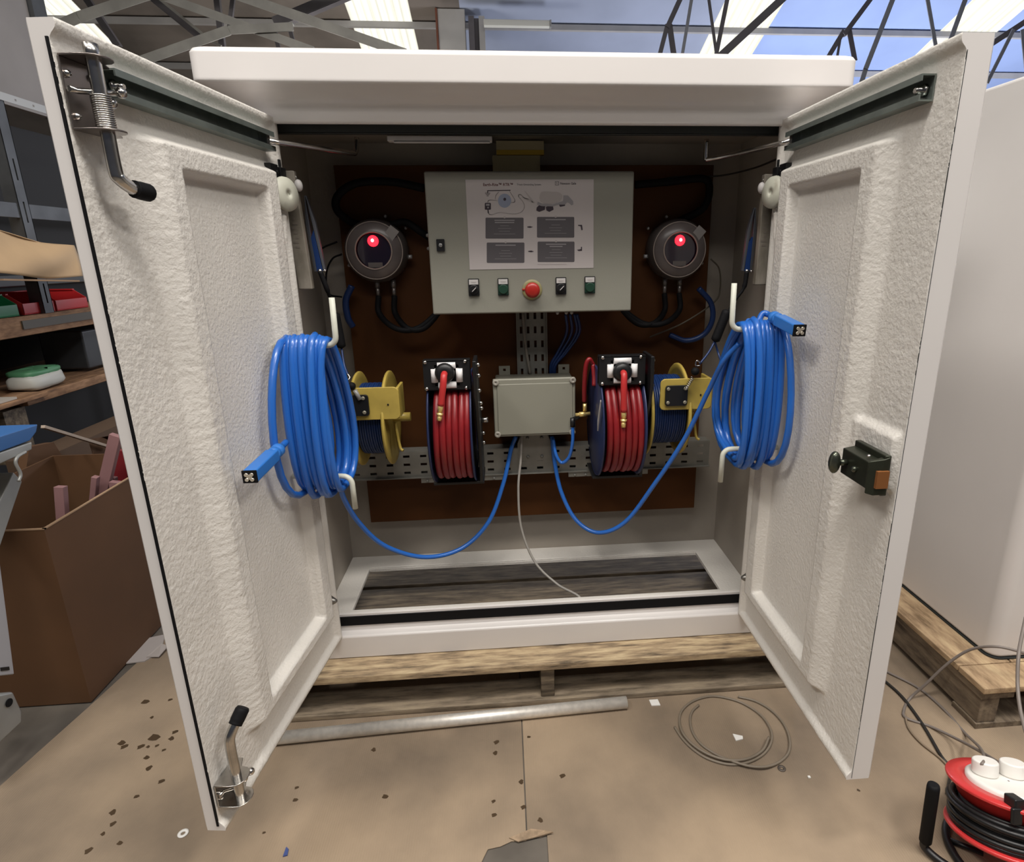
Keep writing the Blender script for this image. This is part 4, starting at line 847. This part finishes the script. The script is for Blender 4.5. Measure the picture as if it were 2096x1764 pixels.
# ------------------------------------------------------------------ things on the floor
b = MB(); p, q = V((-.80, -.158, .0215)), V((.226, -.115, .0215)); d_ = (q-p).normalized()
b.lathe([(.0155, .002), (.017, .0), (.017, (q-p).length), (.0145, (q-p).length), (.0145, (q-p).length-.06)], p, d_, 28, False); b._f([v for v in b.b.verts][:28][::-1])
obj('steel_tube', b, TUBE, None, 'long shiny steel tube lying in front of the pallet', 'tube')
G = .0076
def gp(x, y, z=G): p = aZ(x, y, z); return V((p.x, p.y, z))
GC = mat('grey_floor_cable', (.20, .165, .125), .5)
k = [(1320+x/5.24, 1400+y/5.24) for x, y in ((1000, 135), (1180, 180), (1340, 270), (1470, 400), (1545, 560), (1545, 720), (1450, 830), (1300, 885), (1130, 880), (950, 830), (760, 750), (600, 640), (510, 510), (485, 380), (510, 290), (575, 225))]
cable('grey_cable', [gp(x, y, G+.006*(1 if 6 < i < 10 else 0)) for i, (x, y) in enumerate(k)], .0034, GC, 'grey cable offcut, outer loop of the coil on the floor', group='grey cable offcuts on the floor')
k = [(1320+x/5.24, 1400+y/5.24) for x, y in ((320, 460), (400, 580), (520, 700), (680, 800), (900, 860), (1100, 840), (1270, 750), (1355, 620), (1345, 480), (1240, 330), (1060, 210), (880, 150), (700, 130), (520, 180), (400, 280), (370, 400), (410, 530), (530, 660), (700, 760), (900, 815), (1100, 800), (1260, 710), (1330, 570))]
cable('grey_cable', [gp(x, y, G+(.007 if i > 15 else 0)) for i, (x, y) in enumerate(k)], .0034, GC, 'grey cable offcut, inner loops of the coil on the floor', group='grey cable offcuts on the floor')
WS = mat('white_scrap', (.80, .79, .76), .6)
def scrap(px, py, poly, label, m=WS, h=.003):
    c = gp(px, py, ZC+.0004); obj('scrap', MB().prism([(c.x+x, c.y+y, c.z) for x, y in poly], (0, 0, h)), m, None, label, 'scrap')
scrap(1340, 1439, [(-.012, -.011), (.014, -.012), (.012, .012), (-.014, .012)], 'small square white scrap beside the end of the tube')
scrap(1512, 1510, [(-.012, -.011), (.009, -.007), (.012, .003), (-.012, .013)], 'small white scrap inside the coiled grey cable')
scrap(1656, 1591, [(-.003, -.003), (.003, -.003), (.003, .003), (-.003, .003)], 'tiny white crumb near the right door foot')
scrap(587, 1743, [(-.004, -.012), (.005, -.010), (.003, .004), (-.004, .010)], 'small blue plastic chip at the front edge of the floor', mat('blue_chip', (.06, .09, .25), .4))
for px, py, m, lb, R in ((375, 1706, WS, 'white washer on the floor by the left door foot', .0115), (1600, 1573, mat('washer_dark', (.12, .10, .085), .5, .5), 'dark washer beside the coiled grey cable', .010)):
    c = gp(px, py, ZC+.0004); b = MB(); b.lathe([(R*.42, 0), (R, 0), (R, .002), (R*.42, .002), (R*.42, 0)], c, (0, 0, 1), 24, False); obj('washer', b, m, None, lb, 'washer')

# ------------------------------------------------------------------ right: second cabinet on its pallet
t = thing('pallet', 'clean wooden pallet under the closed white cabinet at right', 'pallet', (1.6, .1, 0))
obj('top_deck_board', MB().box((1.158, -.30, .126), (2.3, -.205, .144)), WOODR, t, label='front deck board', bevel=.002, segs=1)
for i in range(7): obj('top_deck_board', MB().box((1.158+i*.163, -.202, .126), (1.158+i*.163+.158, .68, .144)), WOODR, t, bevel=.002, segs=1)
obj('side_board', MB().box((1.165, -.29, .10), (1.26, .68, .1255)), WOODRD, t, bevel=.002, segs=1)
b = MB(); b.prism([(1.170, -.285, .02), (1.170, -.285, .10), (1.170, .66, .10), (1.170, .66, .02)], (.055, 0, 0)); obj('stringer', b, WOODRD, t, bevel=.002, segs=1)
obj('bottom_board', MB().box((1.165, -.29, .0045), (2.3, -.20, .020)), WOODRD, t)
obj('stringer', MB().box((1.60, -.285, .02), (1.66, .66, .10)), WOODRD, t); 
c2 = thing('closed_cabinet', 'second white fibreglass cabinet, closed, at the right edge', 'cabinet', (1.8, .2, .146))
zt2 = aX(2025, 178, 1.268).z
b = MB(); b.rprism((1.767, .26, .1465), (1, 0, 0), (0, 1, 0), .50, .45, .035, (0, 0, zt2-.1465), 6); obj('cabinet_body', b, GEL, c2, bevel=.012, segs=3)
obj('base_seal', MB().rprism((1.767, .26, .1445), (1, 0, 0), (0, 1, 0), .503, .453, .035, (0, 0, .004), 6), SEAL, c2)
# red cable reel
rc = thing('extension_reel', 'red cable reel with white sockets at the lower right corner', 'cable reel', (1.0, -.62, 0))
RP = mat('red_reel_plastic', (.58, .035, .035), .35, coat=.2); WP = mat('white_socket_plastic', (.78, .76, .72), .35)
c = V((.9475, -.6126, .1757)); ax = V((.1095, .3306, 1)).normalized(); R = .114
b = MB(); b.lathe([(R*.99, -.004), (R, 0), (R*.985, .003), (R*.72, .004), (R*.70, .001), (.002, .001)], c, ax, 56, False); b.lathe([(R*.99, -.004), (R*.88, -.008), (R*.80, -.034), (.05, -.036)], c, ax, 48, False)
obj('top_flange', b, RP, rc)
b = MB(); b.lathe([(R*.5, -.102), (R*.98, -.103), (R, -.100), (R, -.096), (R*.98, -.094), (R*.5, -.096)], c, ax, 48); obj('bottom_flange', b, RP, rc)
b = MB()
for lv in range(6):
    for rr_ in ((.094, .103) if lv % 2 else (.100,)): b.torus(c-ax*(.042+lv*.0095), ax+V((.03*math.sin(lv), .02, 0)), rr_+.004*math.sin(lv*2.1), .0058, 56, 8)
b.lathe([(.088, -.095), (.088, -.036)], c, ax, 32); obj('cable_winding', b, BLKP, rc, label='black cable wound on the reel')
b = MB(); b.lathe([(.0775, .0), (.0775, .008), (.072, .012), (.064, .010), (.002, .010)], c, ax, 48, False); obj('socket_plate', b, WP, rc)
xr = V((1, 0, -.1095)).normalized(); yr = ax.cross(xr)
for dx, dy in ((-.030, .030), (.030, .024), (.0, -.038)):
    if dy > 0:
        b = MB(); pts = []; cc = c+ax*.010+xr*dx+yr*dy
        for i in range(20):
            a = 2*PI*i/20; pts.append(cc+xr*.026*math.cos(a)+yr*(.020*math.sin(a) if math.sin(a) > 0 else .026*math.sin(a)))
        b.prism(pts, ax*.030); obj('plug', b, WP, rc, label='white plug in the reel socket', bevel=.004, segs=3)
b = MB(); b.obox(c+ax*.008-yr*.078-xr*.062, xr*.011, yr*.014, ax*.014); b.obox(c-ax*.010-yr*.090-xr*.068, xr*.011, yr*.004, ax*.016); obj('frame_catch', b, BLKP, rc, bevel=.003)
hp = [V((.783, -.611, .075)), V((.783, -.611, .040)), V((.786, -.613, .022)), V((.805, -.640, .0135)), V((.84, -.680, .0135)), V((.90, -.735, .0135)), V((.98, -.76, .0135))]
obj('stand_frame', MB().tube(cat(hp, 8), .0085, 12), BLKP, rc, label='black bent tube stand')
b = MB(); b.lathe([(.010, 0), (.0125, .004), (.0125, .150), (.0115, .157), (.007, .159)], V((.785, -.611, .036)), V((-.05, 0, 1)), 18); obj('stand_grip', b, BLK, rc)
obj('stand_base', MB().torus((.955, -.64, .013), (0, 0, 1), .112, .0085, 48, 10), BLKP, rc)
for an in (.6, 2.7, 4.7):
    p = V((.955+.112*math.cos(an), -.64+.112*math.sin(an), .013)); q = c-ax*.10+(p-c).normalized()*.07; obj('stand_leg', MB().tube([p, q], .006, 8), BLKP, rc)
BC = mat('dark_cable', (.02, .018, .016), .45); GC2 = mat('grey_reel_cable', (.20, .17, .15), .45)
cable('black_cable', [gp(1780, 1370), gp(1815, 1397), gp(1850, 1430), gp(1890, 1485), gp(1925, 1545), gp(1945, 1575), V((c.x-.05, c.y+.09, .06))], .0042, BC, 'black cable running from under the right door to the red reel')
cable('grey_cable', [gp(1780, 1355), gp(1820, 1377), gp(1880, 1408), gp(1930, 1450), gp(1975, 1500), aZ(2008, 1533, .10), aZ(2013, 1560, .21), c+ax*.012+xr*-.03+yr*.058], .0036, GC2, 'grey cable from behind the right door to the reel sockets')
cable('grey_cable', [aZ(2130, 1350, .22), aZ(2085, 1333, .24), aZ(2035, 1323, .24), aZ(1985, 1330, .20), aZ(1940, 1358, .14), aZ(1895, 1400, .06), gp(1862, 1430), gp(1850, 1455), gp(1856, 1470), gp(1905, 1487), gp(1960, 1513, .03), aZ(2010, 1540, .10), aZ(2055, 1568, .19), c+ax*.012+xr*.03+yr*.055], .0038, GC2, 'looping grey cable rising in front of the second pallet')
cable('grey_cable', [gp(1852, 1460), gp(1860, 1490), gp(1885, 1520), gp(1925, 1552), gp(1960, 1590)], .0030, mat('tan_cable', (.25, .19, .13), .6), 'thin tan cable beside the black cable by the reel')
cable('grey_cable', [aZ(2105, 1240, .42), aZ(2094, 1290, .38), aZ(2085, 1340, .35), aZ(2083, 1400, .30), aZ(2088, 1450, .27), aZ(2100, 1500, .25)], .0040, GC2, 'grey cable hanging down at the right edge of the view')

# ------------------------------------------------------------------ left: racking, shelves, box
KB = mat('brown_cardboard', (.115, .053, .020), .8, var=.15, vscale=5); KBE = mat('cardboard_edge', (.34, .22, .13), .85)
bx = thing('cardboard_box', 'large open brown cardboard box beside the left door', 'box', (-1.6, .35, 0))
X0, X1, Y0, Y1, H = -1.80, -1.361, .06, .74, .57
for nm, a, c in (('box_side', (X0, Y0, .005), (X1, Y0+.006, H)), ('box_side', (X1-.006, Y0+.006, .005), (X1, Y1-.006, H)), ('box_side', (X0, Y1-.006, .005), (X1, Y1, H)), ('box_side', (X0, Y0+.006, .005), (X0+.006, Y1-.006, H)), ('box_bottom', (X0+.006, Y0+.006, .005), (X1-.006, Y1-.006, .012))):
    obj(nm, MB().box(a, c), KB, bx)
obj('box_rim', MB().box((X0, Y0-.001, H), (X1+.001, Y0+.007, H+.003)).box((X1-.007, Y0, H), (X1+.001, Y1, H+.003)), KBE, bx, label='pale cut rim')
PK = mat('pink_profile', (.30, .16, .16), .6, var=.1, vscale=9)
def profile(p, q, w_, h_, lab): obj('pink_profile', MB().beam(p, q, w_, h_, (0, 1, 0)), PK, None, lab, 'profile', 'pink profiles standing in the cardboard box', bevel=.002)
q = aY(124, 995, .30); profile((q.x, .30, q.z), (q.x-.05, .24, .05), .028, .022, 'short pink profile standing at the front of the cardboard box')
for a, b_, y, lab, w_ in (((196, 975), (188, 1060), .42, 'pink profile leaning at the back left of the open box', .018), ((238, 890), (200, 1050), .46, 'tallest pink profile with a drilled hole, leaning in the box', .035), ((222, 975), (225, 1060), .50, 'broad pink profile end behind the tallest one', .05), ((236, 985), (240, 1060), .44, 'pink profile half hidden by the left door edge', .03)):
    P, Q = aY(*a, y), aY(*b_, y); d_ = (Q-P).normalized(); k = (P.z-.03)/(-d_.z); k = min(k, .62); profile(P, P+d_*k, w_, .02, lab)
obj('red_profile', MB().beam(aY(262, 925, .55), aY(235, 1010, .55), .05, .02, (0, 1, 0)), mat('dark_red', (.20, .015, .02), .5), None, 'dark red piece behind the pink profiles', 'profile')
# racking along the left: posts, beams, shelves
rk = thing('storage_rack', 'tall galvanised storage rack with wooden shelves along the left', 'rack', (-2.2, 1.2, 0))
XR = -2.0; RM = mat('rack_steel', (.09, .095, .10), .5, .5, var=.3, vscale=10); DK = mat('bay_shade_black', (.006, .006, .007), .7)  # near-black colour stands in for the shade inside the rack bays
for y in (1.17, 2.6, -.35):
    b = MB(); zb_ = 1.0625 if y == 1.17 else 0.; H_ = 1.9-zb_; b.perforated((XR, y+.045, zb_), (0, -1, 0), (0, 0, 1), .055, H_, [(.022, .030, .04+i*.16, .12+i*.16) for i in range(int((H_-.14)/.16))], .003); b.box((XR-.05, y+.042, zb_), (XR, y+.045, 1.9)); b.box((XR-.05, y-.010, zb_), (XR, y-.007, 1.9)); obj('rack_post', b, RM, rk)
b = MB(); b.perforated((XR+.004, -.4, 1.872), (0, 1, 0), (0, 0, 1), 3.1, .030, [(.05+i*.095, .06+i*.095, .011, .019) for i in range(32)], .002); obj('rack_beam', b, mat('pale_galv', (.42, .42, .40), .5, .4), rk, label='pale perforated top beam')
obj('rack_beam', MB().box((XR-.02, -.4, 1.44), (XR-.004, 2.7, 1.495)), RM, rk, label='blue-grey beam')
SW = WOODS
obj('shelf_board', MB().box((XR-.6, -.4, .985), (XR, 2.7, 1.062)), SW, rk, label='wooden shelf under the plastic bins', bevel=.003, segs=1)
obj('shelf_insert', MB().box((XR-.002, 1.02, 1.012), (XR+.006, 1.9, 1.045)), mat('dark_strip', (.085, .075, .06), .5, .3), rk, label='dark metal strip')
obj('shelf_board', MB().box((XR-.6, .95, .715), (XR, 2.7, .752)), SW, rk, label='rough lower wooden shelf', bevel=.003, segs=1)
obj('shelf_board', MB().box((XR-.6, -.4, .05), (XR-.02, 2.7, .09)), WOODG, rk)
obj('rack_shade_back', MB().box((XR-.62, -.4, 0), (XR-.60, 2.7, 1.87)), DK, rk, label='back panel with the bay darkness in its black colour')
obj('rack_shade_back', MB().box((XR-.30, 1.24, .99+.075), (XR-.28, 2.7, 1.86)), DK, rk, label='added black sheet standing in for the dark upper bay')  # added sheet: the upper bay itself is only a dark opening
WP2 = mat('pale_wall_panel', (.30, .28, .27), .7, var=.15, vscale=3)
struct('wall_panel', MB().box((-2.72, -.4, 1.9), (-2.70, 3.4, 3.6)), WP2) if False else None
t = thing('wall_cladding', 'pale grey cladding panels above the storage rack', 'panel', (-2.3, 1.5, 1.95))
for i, y in enumerate((-.4, .62, 1.29)):
    obj('panel', MB().box((-2.25, y, 1.93), (-2.22, y+(.99 if i == 0 else .60 if i == 1 else .53), 3.3)), WP2, t)
for y in (.59, 1.24, 1.825): obj('panel_post', MB().box((-2.26, y, 1.93), (-2.2, y+(.045 if y < 1.8 else .09), 3.3)), RM, t)
# brown paper sheets on the rack
t = thing('paper_roll', 'tan sheet of packing paper drooping over the shelf edge', 'paper', (-1.9, .9, 1.2))
TP = mat('tan_paper', (.50, .34, .19), .7, var=.15, vscale=5)
tl, tr_, bl, br_ = aX(-110, 455, -1.9), aX(150, 505, -1.9), aX(-110, 560, -1.85), aX(158, 568, -1.85)
def pf(a, c):
    top = tl.lerp(tr_, a); bot = bl.lerp(br_, a); p = top.lerp(bot, c)
    return p+V((.03*math.sin(c*PI*.8)+.010*math.sin(a*9+c*4), 0, .015*math.sin(PI*c)*(1-a)+.008*math.sin(a*7)))
b = MB(); b.grid(30, 16, pf); obj('paper_sheet', b, TP, t, solid=.003)
b = MB(); b.grid(20, 4, lambda a, c: tl.lerp(tr_, a)+V((-.45*c, 0, .02*c+.01*math.sin(6*a)))); obj('paper_fold', b, TP, t, solid=.003)
q = aX(0, 565, -1.84); q2 = aX(158, 575, -1.84)
obj('paper_edge', MB().beam(q+V((0, 0, -.012)), q2, .02, .006), KBE, t)
obj('dark_tray', MB().box((XR-.5, -.3, 1.165), (XR-.22, 2.2, 1.215)), mat('dark_grey_tray', (.05, .055, .055), .5), None, 'dark grey tray lying above the plastic bins', 'tray', bevel=.005)
def bin_(y0, y1, m, label):
    t = thing('storage_bin', label, 'bin', (XR-.1, (y0+y1)/2, 1.063), 'plastic bins on the upper shelf'); z0, z1 = 1.0635, 1.145; x0, x1 = XR-.25, XR-.015
    b = MB(); th = .004; zf = z0+.045
    b.box((x0, y0, z0), (x1, y1, z0+th)); b.box((x0, y0, z0+th), (x0+th, y1, z1)); b.box((x1-th, y0, z0+th), (x1, y1, zf))
    for y in (y0, y1-th): b.prism([(x0, y, z0+th), (x1, y, z0+th), (x1, y, zf), (x1-.05, y, z1), (x0, y, z1)], (0, th, 0))
    obj('bin_body', b, m, t, bevel=.0015, segs=1)
    b = MB(); b.beam((x0, y0+.002, z1), (x1-.05, y0+.002, z1), .012, .006); b.beam((x0, y1-.002, z1), (x1-.05, y1-.002, z1), .012, .006); obj('bin_rim', b, m, t)
    return t
RB = mat('red_bin_plastic', (.45, .02, .022), .4); GB = mat('green_bin_plastic', (.01, .17, .06), .4)
bin_(.86, 1.045, GB, 'green plastic bin on the upper shelf'); bin_(1.07, 1.245, RB, 'red plastic bin next to the green bin'); bin_(1.255, 1.46, RB, 'red plastic bin half hidden behind the left door')
t = thing('paper_package', 'white and green soft packet on the lower shelf', 'packet', (XR-.1, 1.1, .753))
def soft(cx, cy, cz, hx, hy, hz, sd):
    b = MB(); n_ = 14
    for sgn in (0,):
        b.grid(n_, n_*2, lambda a, c: V((cx+hx*math.copysign(abs(math.sin(PI*a)*math.cos(2*PI*c))**.5, math.cos(2*PI*c)), cy+hy*math.copysign(abs(math.sin(PI*a)*math.sin(2*PI*c))**.5, math.sin(2*PI*c)), cz+hz*math.copysign(abs(math.cos(PI*a))**.5, math.cos(PI*a))))+V((.006, .006, .006))*noise.noise(V((a*6, c*8, sd))))
    return b
obj('packet_body', soft(XR-.07, 1.12, .790, .06, .105, .033, 1), mat('white_packet', (.50, .50, .46), .5), t); obj('packet_cover', soft(XR-.08, 1.13, .824, .06, .10, .016, 4), mat('green_packet', (.08, .24, .12), .5), t, label='green top')
obj('timber_offcut', MB().box((XR-.1, .55, .742), (XR+.035, 1.02, .760)), WOODS, None, 'rough timber board end sticking out over the lower shelf', 'timber', bevel=.003)
obj('white_offcut', MB().box((XR-.12, .62, .7615), (XR+.02, .88, .770)), mat('pale_board', (.42, .38, .33), .7), None, 'pale flat offcut lying on the timber board end', 'offcut')
obj('post_block', MB().box((XR-.16, .86, .50), (XR-.03, .97, .713)), WOODG, None, 'dark timber block below the lower shelf', 'timber')
b = MB(); b.box((XR-.3, 1.5, .765), (XR-.1, 2.3, .95)); obj('grey_box', b, mat('dark_grey_case', (.05, .055, .06), .4, var=.3, vscale=8), None, 'dark grey case standing deep on the lower shelf', 'case', bevel=.01)
obj('stick', MB().beam(aX(88, 873, -1.7), aX(225, 915, -1.7), .014, .010), mat('pale_stick', (.42, .34, .27), .7), None, 'thin pale stick leaning above the cardboard box', 'stick')
obj('open_flap', MB().prism([aX(180, 900, -1.72), aX(228, 892, -1.72), aX(240, 925, -1.72), aX(200, 965, -1.72)], (0, .01, 0)), KB, None, 'loose cardboard flap behind the pink profiles', 'cardboard')
b = MB(); b.prism([aX(50, 985, -1.85), aX(60, 915, -1.85), aX(110, 905, -1.85), aX(160, 985, -1.85)], (-.03, 0, 0)); obj('cardboard_piece', b, KB, None, 'brown cardboard piece standing behind the open box', 'cardboard')
b = MB(); b.box((-1.95, .3, .55), (-1.87, .85, .60)); 
obj('low_carton', MB().box((-1.98, .75, .1), (-1.86, 1.5, .55)), mat('dim_card', (.10, .06, .035), .8), None, 'dim carton standing behind the open box', 'box')
# machine: blue topped grey trolley at the far left edge
GM = mat('machine_grey', (.34, .345, .33), .45, .3, var=.15, vscale=9); BM_ = mat('machine_blue', (.03, .12, .33), .45)
mc = thing('workbench_trolley', 'grey steel trolley with a blue top at the far left edge', 'trolley', (-1.45, -.15, 0))
XM = -1.34
def mp(px, py, x=XM): return aX(px, py, x)
obj('blue_top', MB().prism([mp(-40, 905), mp(78, 868), mp(75, 884), mp(62, 902), mp(-40, 940)], (-.22, 0, 0)), BM_, mc, label='blue painted top', bevel=.003)
obj('top_rail', MB().prism([mp(-40, 940), mp(66, 904), mp(66, 920), mp(-40, 968)], (-.20, 0, 0)), GM, mc, bevel=.003)
obj('bracket_hook', MB().tube(cat([mp(52, 925, XM+.002), mp(36, 935, XM+.002), mp(32, 948, XM+.002), mp(42, 970, XM+.002), mp(38, 985, XM+.002)], 6), .004, 8), GM, mc)
obj('sloping_leg', MB().prism([mp(28, 966, -1.40), mp(46, 985, -1.40), mp(2, 1115, -1.40), mp(-40, 1220, -1.40), mp(-40, 1110, -1.40)], (-.05, 0, 0)), GM, mc, bevel=.003)
obj('lower_leg', MB().prism([mp(-30, 1120, -1.41), mp(-2, 1130, -1.41), mp(30, 1380, -1.41), mp(-30, 1386, -1.41)], (-.05, 0, 0)), mat('machine_white', (.42, .42, .44), .45), mc, bevel=.003)
obj('badge', MB().prism([mp(2, 1366, -1.408), mp(19, 1364, -1.408), mp(20, 1371, -1.408), mp(3, 1373, -1.408)], (-.004, 0, 0)), BLKP, mc)
b = MB(); b.prism([mp(-40, 1430, -1.395), mp(28, 1415, -1.395), mp(46, 1455, -1.395), mp(46, 1478, -1.395), mp(-40, 1560, -1.395)], (-.06, 0, 0)); obj('foot', b, GM, mc, bevel=.006)
b = MB(); q = mp(18, 1438, -1.394); b.lathe([(.0105, 0), (.0105, .002)], q, (1, 0, 0), 16); obj('foot_hole', b, BLK, mc)
# crumpled paper by the box
pc = [gp(252, 1360, ZC), gp(300, 1308, ZC), gp(338, 1300, ZC), gp(330, 1335, ZC), gp(296, 1355, ZC)]
b = MB(); b.prism(pc, (0, 0, .004)); b.prism([gp(300, 1345, ZC+.004), gp(330, 1318, ZC+.02), gp(345, 1322, ZC+.012), gp(325, 1345, ZC+.006)], (0, 0, .002)); obj('paper_scrap', b, mat('white_paper_scrap', (.42, .38, .36), .7), None, 'crumpled pale paper on the floor behind the left door', 'paper')
